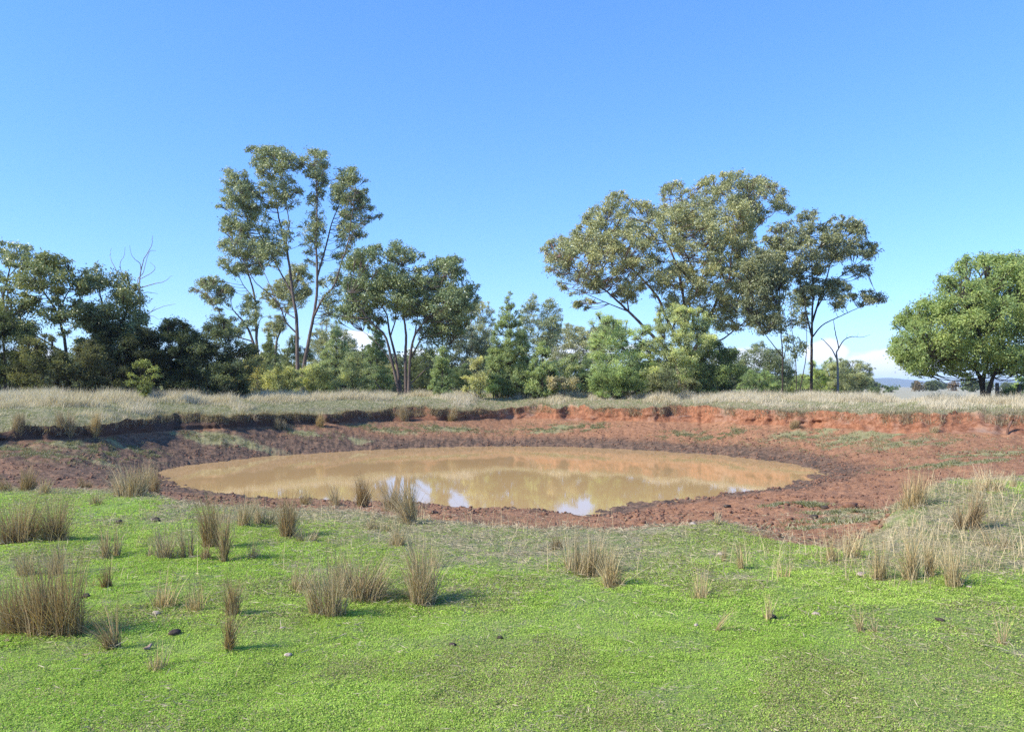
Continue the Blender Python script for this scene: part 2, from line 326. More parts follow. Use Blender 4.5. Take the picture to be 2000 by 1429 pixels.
red = t.mix(t.step(n_fine, 0.5, 0.75), red, (0.43, 0.255, 0.155)); red = t.mix(t.step(n_fine, 0.47, 0.3), red, (0.13, 0.058, 0.037))
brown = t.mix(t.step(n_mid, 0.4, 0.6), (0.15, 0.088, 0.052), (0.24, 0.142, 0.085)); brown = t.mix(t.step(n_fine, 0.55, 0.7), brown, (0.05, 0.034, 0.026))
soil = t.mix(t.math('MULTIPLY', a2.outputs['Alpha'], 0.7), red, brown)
mudc = t.mix(t.step(n_mid, 0.4, 0.62), (0.085, 0.058, 0.040), (0.19, 0.118, 0.076))
soil = t.mix(t.step(jit(s1.outputs[2], 0.7), 0.30, 0.75), soil, mudc)
clf = t.mix(t.step(n_mid, 0.35, 0.65), (0.19, 0.078, 0.038), (0.37, 0.165, 0.085))
clf = t.mix(t.step(n_fine, .5, .35), clf, (0.10, 0.045, 0.03)); clf = t.mix(t.step(n_big, .5, .68), clf, (0.30, 0.19, 0.13))
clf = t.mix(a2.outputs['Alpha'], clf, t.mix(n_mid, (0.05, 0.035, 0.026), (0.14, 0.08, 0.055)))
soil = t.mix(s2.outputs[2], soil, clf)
thin = t.mix(t.step(n_fine, 0.40, 0.62), (0.15, 0.145, 0.055), (0.36, 0.31, 0.17))
soil = t.mix(t.step(jit(a1.outputs['Alpha'], 0.9), 0.22, 0.62), soil, thin)
grn = t.mix(t.step(n_fine, 0.35, 0.65), (0.17, 0.235, 0.055), (0.27, 0.35, 0.09)); grn = t.mix(t.step(n_mid, 0.55, 0.72), grn, (0.34, 0.31, 0.18))
soil = t.mix(t.step(jit(s1.outputs[0], 0.6), 0.35, 0.65), soil, grn)
str_ = t.mix(t.step(n_vf, 0.35, 0.65), (0.20, 0.175, 0.085), (0.42, 0.36, 0.22)); str_ = t.mix(t.step(n_mid, 0.42, 0.6), str_, (0.19, 0.23, 0.075))
soil = t.mix(t.step(jit(s1.outputs[1], 0.9), 0.35, 0.75), soil, str_)
plt = t.mix(t.step(n_mid, 0.38, 0.62), (0.145, 0.155, 0.062), (0.29, 0.26, 0.16)); plt = t.mix(t.step(n_big, 0.52, 0.68), plt, (0.22, 0.19, 0.12))
plt = t.mix(t.math('MULTIPLY', t.math('SUBTRACT', 1.0, a2.outputs['Alpha']), t.step(n_mid, 0.45, 0.75)), plt, (0.34, 0.20, 0.13))
soil = t.mix(t.step(jit(s2.outputs[0], 0.7), 0.35, 0.6), soil, plt)
soil = t.mix(s2.outputs[1], soil, t.mix(t.step(n_big, 0.4, 0.6), (0.40, 0.36, 0.26), (0.30, 0.28, 0.18)))
t.l.new(soil, p.inputs['Base Color']); p.inputs['Roughness'].default_value = 0.95; p.inputs['Specular IOR Level'].default_value = 0.15
b1 = t.new('ShaderNodeBump'); b1.inputs['Strength'].default_value = 0.9; b1.inputs['Distance'].default_value = 0.05
t.l.new(t.math('ADD', n_mid, t.math('MULTIPLY', n_fine, 0.6)), b1.inputs['Height']); t.l.new(b1.outputs[0], p.inputs['Normal'])
gobj = mesh_obj('ground', V, [Fq, Ft], m, smooth=True, attrs={'zone_a': za, 'zone_b': zb2}); tag(gobj, kind='structure')

# ---------------------------------------------------------------- water
m = bpy.data.materials.new('muddy_water'); m.use_nodes = True; t = NT(m.node_tree); p = t.n['Principled BSDF']
geo = t.new('ShaderNodeNewGeometry'); wn = t.noise(geo.outputs['Position'], 0.35, 3, 0.5)
t.l.new(t.mix(wn, (0.50, 0.315, 0.130), (0.55, 0.35, 0.15)), p.inputs['Base Color']); p.inputs['Roughness'].default_value = 0.015; p.inputs['IOR'].default_value = 1.333
mp = t.new('ShaderNodeMapping'); mp.inputs['Scale'].default_value = (1.0, 2.2, 1); t.l.new(geo.outputs['Position'], mp.inputs[0])
b = t.new('ShaderNodeBump'); b.inputs['Strength'].default_value = 0.05; b.inputs['Distance'].default_value = 0.01
t.l.new(t.math('ADD', t.noise(mp.outputs[0], 2.2, 3, 0.5), t.math('MULTIPLY', t.noise(mp.outputs[0], 9.0, 2, 0.5), 0.35)), b.inputs['Height']); t.l.new(b.outputs[0], p.inputs['Normal'])
cx, cy = PP.mean(0); a = np.linspace(0, 2 * math.pi, 96, endpoint=False)
ring = np.column_stack([cx + 15.5 * np.cos(a), cy + 13.5 * np.sin(a), a * 0 + ZW])
# keep the sheet under the banks, trimmed to the pond outline plus a margin
P2 = PP + (PP - PP.mean(0)) / np.linalg.norm(PP - PP.mean(0), axis=1)[:, None] * 1.0
wv = np.vstack([np.column_stack([P2, np.full(len(P2), ZW)]), [[cx, cy, ZW]]]); nP = len(P2)
wf = np.column_stack([np.arange(nP), (np.arange(nP) + 1) % nP, np.full(nP, nP)])
wo_ = mesh_obj('pond_water', wv, wf, m); tag(wo_, kind='structure')
for pl in wo_.data.polygons:
    if pl.normal.z < 0: pl.flip()

# ---------------------------------------------------------------- blades and leaves
def blades(P, h, wdt, lean, cols, segs=3, curve=0.35, rs=R):
    """P (n,3) roots, h heights, wdt widths, lean (n,2) sideways travel of the tip"""
    n = len(P); u = np.linspace(0, 1, segs + 1)[None, :, None]
    c = P[:, None] + np.concatenate([lean[:, None] * (u ** (1 + curve * 2)), h[:, None, None] * u], -1)
    a = rs.rand(n) * math.pi; side = np.column_stack([np.cos(a), np.sin(a), a * 0])
    wv = wdt[:, None, None] * (1 - 0.85 * u) * 0.5
    L = c - side[:, None] * wv; Rr = c + side[:, None] * wv
    V = np.stack([L, Rr], 2).reshape(-1, 3)
    base = (np.arange(n) * (segs + 1) * 2)[:, None]; k = np.arange(segs)[None] * 2
    f = np.stack([base + k, base + k + 1, base + k + 3, base + k + 2], -1).reshape(-1, 4)
    C = np.repeat(cols, (segs + 1) * 2, 0)
    return V, f, C
def leaves(P, L, Wd, axis, nrm, cols):
    n = len(P); axis = axis / (np.linalg.norm(axis, axis=1)[:, None] + 1e-9)
    sd_ = np.cross(axis, nrm); sd_ /= np.linalg.norm(sd_, axis=1)[:, None] + 1e-9
    V = np.stack([P, P + axis * L[:, None] * 0.45 + sd_ * Wd[:, None] * 0.5, P + axis * L[:, None], P + axis * L[:, None] * 0.45 - sd_ * Wd[:, None] * 0.5], 1).reshape(-1, 3)
    f = (np.arange(n) * 4)[:, None] + np.arange(4)[None]
    return V, f, np.repeat(cols, 4, 0)

# ---------------------------------------------------------------- tree builder
def inpoly(x, y, poly):
    ins = np.zeros(x.shape, bool); n = len(poly)
    for i in range(n):
        a = poly[i]; b = poly[(i + 1) % n]
        ins ^= ((a[1] > y) != (b[1] > y)) & (x < (b[0] - a[0]) * (y - a[1]) / (b[1] - a[1] + 1e-12) + a[0])
    return ins
def edgedist(x, y, poly):
    d = np.full(x.shape, 1e9)
    for i in range(len(poly)):
        a = np.array(poly[i], float); e = np.array(poly[(i + 1) % len(poly)], float) - a
        t = np.clip(((x - a[0]) * e[0] + (y - a[1]) * e[1]) / (e @ e + 1e-9), 0, 1)
        d = np.minimum(d, np.hypot(x - a[0] - t * e[0], y - a[1] - t * e[1]))
    return d
def area(poly):
    p_ = np.array(poly, float); return 0.5 * abs(np.sum(p_[:, 0] * np.roll(p_[:, 1], -1) - np.roll(p_[:, 0], -1) * p_[:, 1]))
def oval(cx, cy, rx, ry, n=14, w=0.12, seed=0):
    rs = np.random.RandomState(seed + int(cx)); o = []
    for k in range(n):
        a = 2 * math.pi * k / n; q = 1 + w * (rs.rand() - 0.5) * 2; o.append((cx + rx * q * math.cos(a), cy + ry * q * math.sin(a)))
    return o
def cone(cx, top, bot, hw):
    o = [(cx, top)]
    for f_, w_ in [(.12, .16), (.28, .45), (.45, .66), (.62, .86), (.8, 1.0), (.93, .92), (1, .5)]: o.append((cx + hw * w_, top + (bot - top) * f_))
    return o + [(2 * cx - x, y) for x, y in o[:0:-1]]
def tree(name, label, cat, D, base, limbs, polys, col, lai=2.2, leafL=0.19, leafW=0.068, clump=0.5, bark=None, lm=None, droop=0.65, depth=0.5, seed=0, tw=0.020, group=None, twigs=True, vari=0.35, hole=0.0):
    rs = np.random.RandomState(seed + 100); mpp = D / F
    bx = (base[0] - 1000) / F * D; bz = gz(bx, D) - 0.05; loc = np.array([bx, D, bz])
    root = thing(name, label, cat, tuple(loc), group)
    tb = Bag(); nodes = []; noderad = []
    for li, L in enumerate(limbs):
        pts, r0, r1 = L[0], L[1] * .74, L[2] * .8
        dend = L[3] if len(L) > 3 else (rs.rand() - 0.5) * depth * 8
        if li == 0: dend *= 0.3
        dstart = 0.0
        if li and nodes:      # start from the nearest limb already built
            allN = np.vstack(nodes); q = at(pts[0][0], pts[0][1], D); dx = np.hypot(allN[:, 0] - q[0], allN[:, 2] - q[2]); kk = np.argmin(dx)
            snap = None
            if dx[kk] < 2.2 and abs(pts[0][1] - base[1]) > 12: dstart = allN[kk, 1] - D; snap = allN[kk]
        m_ = len(pts); P = []
        for k, q in enumerate(pts):
            s_ = k / (m_ - 1); off = dstart + (dend - 0.0) * s_ ** 1.15 * 0.8
            P.append(at(q[0], q[1], D + off))
        P = np.array(P)
        if li and nodes and snap is not None: P[0] = snap
        if li == 0 or abs(pts[0][1] - base[1]) < 12: P[0][2] = bz - 0.15
        sp_ = spline(P, 6); sp_ = sp_ + (rs.rand(len(sp_), 3) - 0.5) * 0.06 * np.linspace(0, 1, len(sp_))[:, None]
        rad = r0 + (r1 - r0) * np.linspace(0, 1, len(sp_)) ** 0.85
        if li == 0 or abs(pts[0][1] - base[1]) < 12: rad[:3] *= np.array([1.45, 1.2, 1.06])
        v, f = tube(sp_, rad, 8, 0.12); tb.add(v, f); nodes.append(sp_); noderad.append(rad)
    N = np.vstack(nodes) if nodes else np.array([loc]); NR = np.concatenate(noderad) if nodes else np.array([0.05])
    cb_ = Bag(); LV = []
    for poly in polys:
        dens = 1.0
        if isinstance(poly, dict): dens = poly['d']; poly = poly['p']
        pc = np.mean(poly, axis=0); gk = 1.10 if area(poly) < 9000 else 1.03
        poly = [tuple(pc + (np.array(q) - pc) * gk) for q in poly]
        pa = np.array(poly, float); A = area(poly) * mpp * mpp
        x0, y0 = pa.min(0); x1, y1 = pa.max(0)
        nc = max(3, int(A / (clump ** 2 * 0.62))); cand = rs.rand(nc * 14, 2) * [x1 - x0, y1 - y0] + [x0, y0]
        cand = cand[inpoly(cand[:, 0], cand[:, 1], poly)]; e = edgedist(cand[:, 0], cand[:, 1], poly)
        kp = e > clump / mpp * 0.05; 
        if kp.sum() > 4: cand = cand[kp]; e = e[kp]
        if hole: 
            nzv = fbm(cand[:, 0] / 28, cand[:, 1] / 24, seed + 3, 2); kp = (nzv > hole); cand = cand[kp]; e = e[kp]
        nc = min(nc, len(cand)); cand = cand[:nc]; e = e[:nc]
        hd = np.sqrt(np.clip(e / (0.5 * min(x1 - x0, y1 - y0)), 0.03, 1)) * 0.5 * min(x1 - x0, (y1 - y0) * 1.5) * mpp * 0.9
        dy = (rs.rand(nc) * 2 - 1) * hd
        cr = clump * (0.55 + 0.75 * rs.rand(nc)); cr = np.minimum(cr, np.maximum(e * mpp * 1.5, clump * 0.5))
        C = np.array([at(cand[k, 0], cand[k, 1], D + dy[k]) for k in range(nc)]).reshape(-1, 3)
        C[:, 2] = np.maximum(C[:, 2], bz + 0.2)
        ntot = int(A * lai * 2.1 * dens / (leafL * leafW * 0.5)); wgt = cr ** 1.4; nl = np.maximum(6, (ntot * wgt / wgt.sum())).astype(int)
        for k in range(nc):
            c = C[k]; nk = nl[k]
            # sub tufts within the clump
            ns = max(3, int(5 + cr[k] * 6)); dv = rs.normal(size=(ns, 3)); dv /= np.linalg.norm(dv, axis=1)[:, None]; dv[:, 2] = dv[:, 2] * 0.62 + 0.12
            tc_ = c + dv * cr[k] * (0.45 + 0.5 * rs.rand(ns, 1)); w_ = rs.randint(0, ns, nk)
            pp = tc_[w_] + rs.normal(size=(nk, 3)) * cr[k] * np.array([0.26, 0.26, 0.20])
            far_ = rs.rand(nk) < .10; pp[far_] += rs.normal(size=(far_.sum(), 3)) * cr[k] * .3; pp[:, 2] -= rs.exponential(1, nk) * cr[k] * .10 * (droop > 0)
            LV.append(np.column_stack([pp, np.full(nk, rs.rand()), rs.rand(ns)[w_]]))
            if twigs:
                pen = np.linalg.norm(N - c, axis=1) + np.maximum(N[:, 2] - c[2] + 0.3, 0) * 2.0; j_ = np.argmin(pen); a_ = N[j_]
                ln = np.linalg.norm(c - a_); mid = (a_ + c) / 2 + np.array([0, 0, -0.10 * ln]) + (rs.rand(3) - 0.5) * 0.15 * ln
                sp_ = spline([a_, mid, c], 4); r_ = min(tw * (0.6 + 0.25 * ln), NR[j_] * 0.7 + 0.006)
                v, f = tube(sp_, np.linspace(r_, 0.013, len(sp_)), 4); tb.add(v, f)
                for q in range(min(ns, 6)):
                    v, f = tube(np.array([sp_[5], (sp_[-1] + tc_[q]) / 2 + [0, 0, -0.05], tc_[q]]), [0.014, 0.010, 0.005], 3); tb.add(v, f)
    if LV:
        LV = np.vstack(LV); n = len(LV); ax = rs.normal(size=(n, 3)); ax[:, 2] = ax[:, 2] * 0.8 - droop * 1.3; nr_ = rs.normal(size=(n, 3))
        col = np.array(col) * 1.75; br = 1 + vari * (LV[:, 3:4] - 0.5) + vari * 0.8 * (LV[:, 4:5] - 0.5) + 0.45 * (rs.rand(n, 1) - 0.5)
        cc = col[None] * br; hue = (rs.rand(n, 1) - 0.5) + .6 * (LV[:, 3:4] - 0.5); cc = cc * (1 + hue * np.array([[0.22, 0.05, -0.2]]))
        v, f, c = leaves(LV[:, :3], leafL * (0.6 + 0.8 * rs.rand(n)), leafW * (0.7 + 0.6 * rs.rand(n)), ax, nr_, np.clip(cc, 0.004, 1))
        cb_.add(v, f, c); cb_.obj('crown', lm or M_leaf, root, loc=loc)
    if tb.n: tb.obj('trunk', bark or M_bark, root, smooth=True, loc=loc)
    return root

GUM = (0.175, 0.195, 0.10); GUMD = (0.125, 0.145, 0.07); OLIVE = (0.205, 0.21, 0.10)
def sc2(pts, ox, oy, s): return [(ox + x / s, oy + y / s) for x, y in pts]
c2 = lambda *p: sc2(p, 350, 260, 2.749)
c1 = lambda *p: sc2(p, 0, 430, 2.858)
c3 = lambda *p: sc2(p, 650, 440, 3.248)
c4 = lambda *p: sc2(p, 1050, 320, 2.976)
c5 = lambda *p: sc2(p, 1450, 380, 2.747)

# tallest gum, twin stems
tree('gum_tree', 'tallest gum, two slender grey stems forking from one base under a narrow open crown', 'tree', 64, (585, 768), [
    (c2((635, 1390), (635, 1250), (630, 1000), (610, 870), (590, 700), (560, 560), (530, 430), (500, 260), (470, 140)), .25, .03, 1.0),
    (c2((655, 1390), (662, 1300), (700, 1090), (735, 900), (740, 750), (735, 560), (740, 400), (735, 260), (730, 130)), .25, .03, -1.0),
    (c2((605, 860), (540, 740), (490, 640), (430, 540), (370, 430), (330, 320), (290, 220)), .11, .02, 2.0),
    (c2((595, 700), (575, 560), (590, 480), (560, 330), (540, 160)), .10, .02, -1.5),
    (c2((628, 1080), (570, 1010), (545, 940), (480, 860), (410, 800), (350, 700), (300, 600)), .10, .02, -2.5),
    (c2((620, 1000), (540, 930), (470, 780), (400, 620)), .07, .02, 3),
    (c2((740, 770), (790, 600), (820, 480), (870, 360), (900, 250)), .12, .02, 2.0),
    (c2((725, 1000), (770, 890), (830, 820), (870, 700), (910, 570), (930, 420), (950, 300)), .14, .02, -2.5),
    (c2((905, 590), (960, 500), (1040, 430)), .05, .015, -1),
    (c2((735, 300), (780, 200), (810, 160)), .04, .012, -1),
    (c2((690, 860), (730, 830)), .03, .015, 0)],
    [c2((255, 170), (340, 200), (420, 270), (440, 330), (480, 400), (480, 500), (420, 560), (330, 560), (230, 520), (215, 500), (240, 440), (190, 395), (230, 350), (235, 260)),
     c2((380, 90), (440, 65), (560, 90), (630, 130), (640, 190), (590, 230), (655, 290), (620, 380), (560, 400), (520, 460), (480, 340), (440, 280), (420, 210), (385, 160)),
     c2((645, 120), (720, 80), (790, 110), (838, 180), (790, 215), (780, 280), (710, 240), (650, 190)),
     {'p': c2((700, 280), (780, 290), (770, 400), (780, 520), (760, 700), (690, 680), (640, 520), (690, 450)), 'd': 0.6},
     c2((850, 190), (970, 180), (1010, 270), (1000, 340), (1040, 390), (1098, 425), (1050, 470), (1000, 480), (1010, 560), (950, 560), (900, 640), (870, 700), (800, 620), (850, 530), (870, 440), (810, 400), (815, 310), (840, 260)),
     {'p': c2((430, 560), (520, 480), (600, 480), (600, 560), (560, 700), (500, 720), (400, 640)), 'd': 0.6},
     {'p': c2((750, 800), (860, 740), (900, 820), (850, 980), (770, 1010)), 'd': 0.55}],
    GUM, lai=2.3, clump=0.52, seed=1)
tree('gum_tree', 'gum just left of the tallest, one round tuft of leaves held far out left', 'tree', 70, (503, 768), [
    (c2((420, 1390), (425, 1250), (415, 1100), (410, 920), (380, 780), (340, 700), (300, 640)), .24, .04, 1.5),
    (c2((400, 1200), (370, 1050), (320, 985), (290, 950)), .17, .06, 0.5),
    (c2((415, 1120), (430, 1010), (470, 980)), .07, .02, 1),
    (c2((412, 920), (450, 870)), .06, .02, 1),
    (c2((380, 1130), (290, 1080), (235, 1000), (190, 900), (150, 830)), .09, .02, -2.0),
    (c2((345, 900), (335, 800), (300, 700)), .07, .02, 2)],
    [c2((70, 840), (120, 780), (190, 770), (250, 800), (285, 850), (260, 900), (270, 960), (230, 990), (190, 940), (130, 890), (80, 860)),
     c2((190, 1040), (270, 990), (330, 1010), (350, 1080), (300, 1095), (220, 1060)),
     {'p': c2((330, 900), (390, 850), (440, 930), (420, 1060), (350, 1040)), 'd': .8},
     c2((280, 540), (420, 560), (500, 600), (545, 650), (470, 700), (430, 760), (360, 740), (300, 760), (215, 700), (240, 650), (215, 600))],
    GUM, lai=2.3, clump=0.52, seed=2)
tree('gum_tree', 'smaller gum whose rounded crown shows low behind the stems of the tallest tree', 'tree', 82, (540, 768), [
    (c2((520, 1390), (520, 1150), (545, 1060), (580, 940), (610, 820)), .2, .04, 1),
    (c2((530, 1110), (500, 1020)), .08, .02, 1)],
    [c2((600, 700), (680, 710), (712, 780), (690, 880), (640, 930), (590, 950), (500, 920), (450, 900), (460, 830), (530, 790), (590, 760)),
     c2((450, 1050), (490, 985), (560, 980), (575, 1040), (530, 1090), (480, 1100))], OLIVE, lai=2.4, clump=0.52, seed=3)
tree('gum_tree', 'dense many-stemmed gum with a broad green crown in the middle of the row', 'tree', 57, (790, 768), [
    (c3((465, 1060), (460, 850), (465, 700), (450, 560), (460, 420), (440, 250)), .19, .03, 0.5),
    (c3((430, 1060), (370, 840), (330, 700), (250, 620), (180, 530), (110, 430)), .17, .03, -2.5),
    (c3((440, 1060), (400, 850), (360, 680), (340, 560), (290, 480), (250, 330)), .16, .03, 2),
    (c3((480, 1060), (490, 850), (520, 700), (590, 600), (650, 500), (700, 330)), .16, .03, -2),
    (c3((490, 850), (600, 660), (720, 560), (830, 450)), .10, .02, 2.5),
    (c3((380, 870), (310, 780), (250, 720), (190, 670)), .07, .02, 1),
    (c3((360, 1040), (240, 960), (190, 900), (150, 870)), .07, .02, -2),
    (c3((235, 950), (240, 880), (215, 830)), .04, .015, -1),
    (c3((480, 1000), (560, 940), (640, 870), (740, 760)), .07, .02, 1.5),
    (c3((400, 700), (400, 560), (350, 400), (320, 250)), .08, .02, 3),
    (c3((510, 700), (540, 560), (560, 400)), .08, .02, 3)],
    [[(690, 489), (742, 477), (785, 470), (810, 474), (830, 498), (818, 518), (835, 512), (865, 498), (896, 505), (907, 526), (899, 542), (924, 540), (935, 563), (927, 594), (921, 625), (905, 643), (884, 655), (862, 645), (840, 635), (822, 618), (804, 600), (780, 606), (761, 596), (727, 596), (690, 610), (672, 628), (656, 620), (668, 579), (678, 542), (672, 515)],
     {'p': [(690, 560), (740, 545), (800, 550), (870, 545), (915, 575), (900, 640), (860, 660), (800, 622), (740, 625), (690, 620)], 'd': .7},
     {'p': c3((60, 450), (150, 430), (330, 600), (260, 640), (130, 600), (20, 620)), 'd': .6},
     {'p': c3((560, 640), (760, 640), (780, 740), (640, 860), (560, 800)), 'd': .55}],
    (0.14, 0.168, 0.078), lai=2.9, clump=0.55, bark=M_bark, seed=4)
K = c4((50, 500), (110, 420), (200, 410), (240, 370), (300, 290), (350, 240), (450, 170), (500, 160), (560, 210), (600, 220), (720, 180), (740, 120), (860, 110), (930, 120), (980, 80), (1070, 60), (1200, 45), (1260, 70), (1380, 110), (1430, 160), (1465, 250), (1460, 300), (1420, 290), (1370, 280), (1310, 310), (1250, 400), (1260, 460), (1330, 480), (1360, 560), (1380, 680), (1350, 800), (1290, 900), (1200, 950), (1100, 980), (1020, 940), (960, 860), (780, 880), (700, 780), (620, 720), (560, 800), (500, 800), (420, 740), (330, 740), (230, 760), (150, 700), (90, 640), (60, 560))
tree('gum_tree', 'biggest gum, very wide spreading dome of olive leaves on many slanting reddish limbs', 'tree', 66, (1336, 768), [
    (c4((860, 1330), (860, 1150), (860, 1000), (850, 800), (820, 640), (780, 520), (720, 400), (660, 330)), .30, .04, 1),
    (c4((830, 1330), (800, 1150), (650, 980), (530, 860), (400, 740), (250, 640), (130, 540)), .26, .03, -2.5),
    (c4((530, 870), (360, 790), (200, 720)), .08, .02, -2),
    (c4((530, 860), (510, 760), (420, 560), (380, 420)), .10, .02, 2),
    (c4((850, 1200), (840, 1080), (740, 880), (700, 780), (600, 660), (500, 560), (430, 460), (400, 330)), .25, .03, 2.5),
    (c4((870, 1100), (905, 900), (880, 800), (910, 650), (850, 500), (790, 380), (770, 230)), .2, .03, -3),
    (c4((870, 1200), (900, 1100), (980, 960), (1040, 800), (1110, 680), (1130, 500), (1180, 400), (1220, 250)), .28, .03, -1.5),
    (c4((1140, 490), (1230, 420), (1310, 330), (1370, 290), (1430, 200)), .08, .02, -1),
    (c4((1140, 480), (1150, 380), (1120, 250), (1090, 130)), .09, .02, 2),
    (c4((1070, 700), (1050, 600), (1000, 530), (950, 420), (930, 250)), .13, .02, 3),
    (c4((1100, 680), (1200, 620), (1340, 550)), .08, .02, -2),
    (c4((900, 1150), (950, 1060), (1070, 1020), (1150, 960), (1250, 880), (1340, 780)), .16, .02, -3),
    (c4((1010, 900), (1130, 820), (1240, 690)), .1, .02, 3),
    (c4((860, 560), (800, 400), (860, 250), (880, 160)), .08, .02, 3)],
    [K, {'p': c4((200, 830), (250, 780), (330, 790), (330, 830), (260, 850)), 'd': .8}],
    OLIVE, lai=2.7, clump=0.62, bark=barkmat('reddish_bark', (0.13, 0.085, 0.065), (0.30, 0.20, 0.16)), seed=5, hole=0.22)
tree('gum_tree', 'tall dark-trunked gum at the right end of the row, leafy branch low right', 'tree', 60, (1585, 768), [
    (c5((370, 1090), (370, 1050), (372, 800), (375, 640), (380, 500), (370, 350), (360, 200)), .20, .03, 0.5),
    (c5((375, 760), (340, 620), (310, 480), (250, 380), (220, 250)), .10, .02, -2),
    (c5((385, 700), (420, 540), (460, 420), (480, 320), (540, 180)), .12, .02, 2),
    (c5((385, 780), (430, 700), (530, 650), (640, 600), (740, 560)), .08, .015, -1.5),
    (c5((400, 620), (480, 480), (580, 400), (680, 330), (750, 290)), .08, .015, 1)],
    [c5((120, 240), (180, 150), (280, 130), (330, 90), (430, 95), (470, 130), (560, 105), (620, 140), (660, 200), (680, 260), (755, 285), (750, 335), (680, 355), (640, 330), (560, 330), (470, 400), (350, 440), (250, 470), (200, 400), (130, 330)),
     {'p': c5((540, 380), (680, 370), (690, 435), (640, 445), (560, 430)), 'd': .6},
     c5((400, 450), (520, 450), (600, 500), (560, 600), (470, 625), (420, 560), (320, 600), (270, 520), (300, 460)),
     c5((600, 530), (700, 510), (768, 545), (750, 582), (640, 590)),
     {'p': c5((280, 620), (350, 600), (350, 720), (290, 720)), 'd': .5}],
    (0.145, 0.155, 0.08), lai=2.5, clump=0.52, bark=M_dark, seed=6)
tree('gum_tree', 'thin gum with drooping dark crown between the biggest gum and the dark-trunked one', 'tree', 57, (1528, 768), [
    (c5((215, 1090), (215, 1050), (215, 870), (205, 720), (200, 620)), .12, .03, 0.5),
    (c5((215, 870), (130, 760), (90, 700)), .06, .02, -1), (c5((215, 900), (240, 780), (230, 680)), .05, .02, 1)],
    [c5((60, 660), (90, 600), (170, 590), (270, 620), (280, 690), (200, 740), (110, 740), (60, 720)), c5((0, 330), (110, 270), (200, 330), (250, 440), (240, 560), (150, 620), (50, 640), (0, 640))],
    (0.12, 0.13, 0.066), lai=2.3, clump=0.75, bark=M_dark, seed=7)
tree('gum_sapling', 'spindly gum sapling with two bare leaning stems beside the dark-trunked gum', 'tree', 55, (1558, 768), [
    (c5((290, 1090), (290, 1050), (285, 900), (265, 700), (258, 540)), .06, .02, 0.5), (c5((300, 1090), (310, 1040), (340, 880), (345, 700), (335, 560)), .06, .02, -.5)],
    [{'p': c5((230, 740), (300, 720), (340, 800), (300, 880), (240, 840)), 'd': .7}, {'p': c5((230, 540), (290, 520), (300, 640), (240, 660)), 'd': .6}], GUMD, lai=1.6, clump=0.5, bark=M_dark, seed=8)
tree('gum_tree', 'leafy gum showing a dark lower crown behind the thin bare stems on the right', 'tree', 95, (1500, 768), [
    (c5((130, 1090), (140, 960), (150, 850)), .2, .05, 1)], [c5((0, 900), (40, 820), (110, 805), (180, 840), (240, 860), (260, 960), (200, 1060), (80, 1060), (0, 1040))], (.11, .13, .06), lai=2.2, clump=1.0, seed=9)
PG = [(1741, 689), (1739, 664), (1763, 649), (1743, 638), (1752, 620), (1770, 602), (1789, 591), (1814, 573), (1829, 555), (1836, 537), (1858, 526), (1887, 502), (1909, 495), (1938, 500), (1967, 498), (2000, 495), (2050, 520), (2090, 560), (2112, 610), (2105, 680), (2060, 730), (2000, 730), (1967, 737), (1923, 730), (1883, 737), (1843, 729), (1796, 737), (1767, 722)]
PG = [(1925 + (x - 1925) * .975, y if y < 690 else 690 + (y - 690) * .88) for x, y in PG]
tree('shade_tree', 'round bright green shade tree with a dense dome of fine leaves at the right edge', 'tree', 44, (1920, 784), [
    (c5((1290, 1120), (1290, 1080), (1290, 1000), (1310, 900), (1310, 730), (1325, 600)), .27, .05, 0.5),
    (c5((1310, 1120), (1320, 1060), (1345, 980), (1400, 850), (1480, 700)), .24, .04, -1.5),
    (c5((1285, 1060), (1260, 950), (1180, 850), (1050, 780), (930, 740)), .16, .03, 1),
    (c5((1290, 980), (1200, 900), (1000, 860)), .08, .02, -2), (c5((1310, 850), (1250, 700), (1180, 560)), .12, .03, -2),
    (c5((1350, 970), (1450, 900), (1600, 850)), .12, .03, 1)],
    [PG, {'p': PG, 'd': .5}], (0.19, 0.235, 0.092), vari=.2, lai=3.0, leafL=0.15, leafW=0.06, clump=0.6, bark=M_dark, lm=M_soft, droop=0.5, seed=10, tw=0.02)
# left group
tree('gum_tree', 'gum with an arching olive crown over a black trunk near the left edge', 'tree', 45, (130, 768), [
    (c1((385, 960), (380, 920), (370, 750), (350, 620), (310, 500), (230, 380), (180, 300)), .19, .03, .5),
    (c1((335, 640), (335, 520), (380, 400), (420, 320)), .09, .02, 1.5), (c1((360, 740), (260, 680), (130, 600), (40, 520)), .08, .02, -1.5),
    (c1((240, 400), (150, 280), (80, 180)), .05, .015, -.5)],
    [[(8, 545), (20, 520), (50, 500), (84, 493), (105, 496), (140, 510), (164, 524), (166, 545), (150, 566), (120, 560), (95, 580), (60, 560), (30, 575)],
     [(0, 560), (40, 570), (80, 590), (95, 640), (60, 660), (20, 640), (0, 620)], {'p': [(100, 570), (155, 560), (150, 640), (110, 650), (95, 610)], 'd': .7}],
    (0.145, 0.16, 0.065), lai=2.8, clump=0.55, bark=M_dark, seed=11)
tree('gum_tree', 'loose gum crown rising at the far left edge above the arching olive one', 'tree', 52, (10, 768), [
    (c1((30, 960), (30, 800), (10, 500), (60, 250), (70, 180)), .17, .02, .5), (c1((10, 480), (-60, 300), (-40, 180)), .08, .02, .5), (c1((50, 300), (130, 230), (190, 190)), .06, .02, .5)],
    [[(-30, 480), (0, 470), (38, 477), (66, 476), (84, 492), (70, 504), (40, 500), (20, 515), (-20, 520)], [(-60, 540), (0, 530), (10, 560), (-10, 600), (-70, 600)]], GUM, lai=1.7, clump=0.7, bark=M_dark, seed=12)
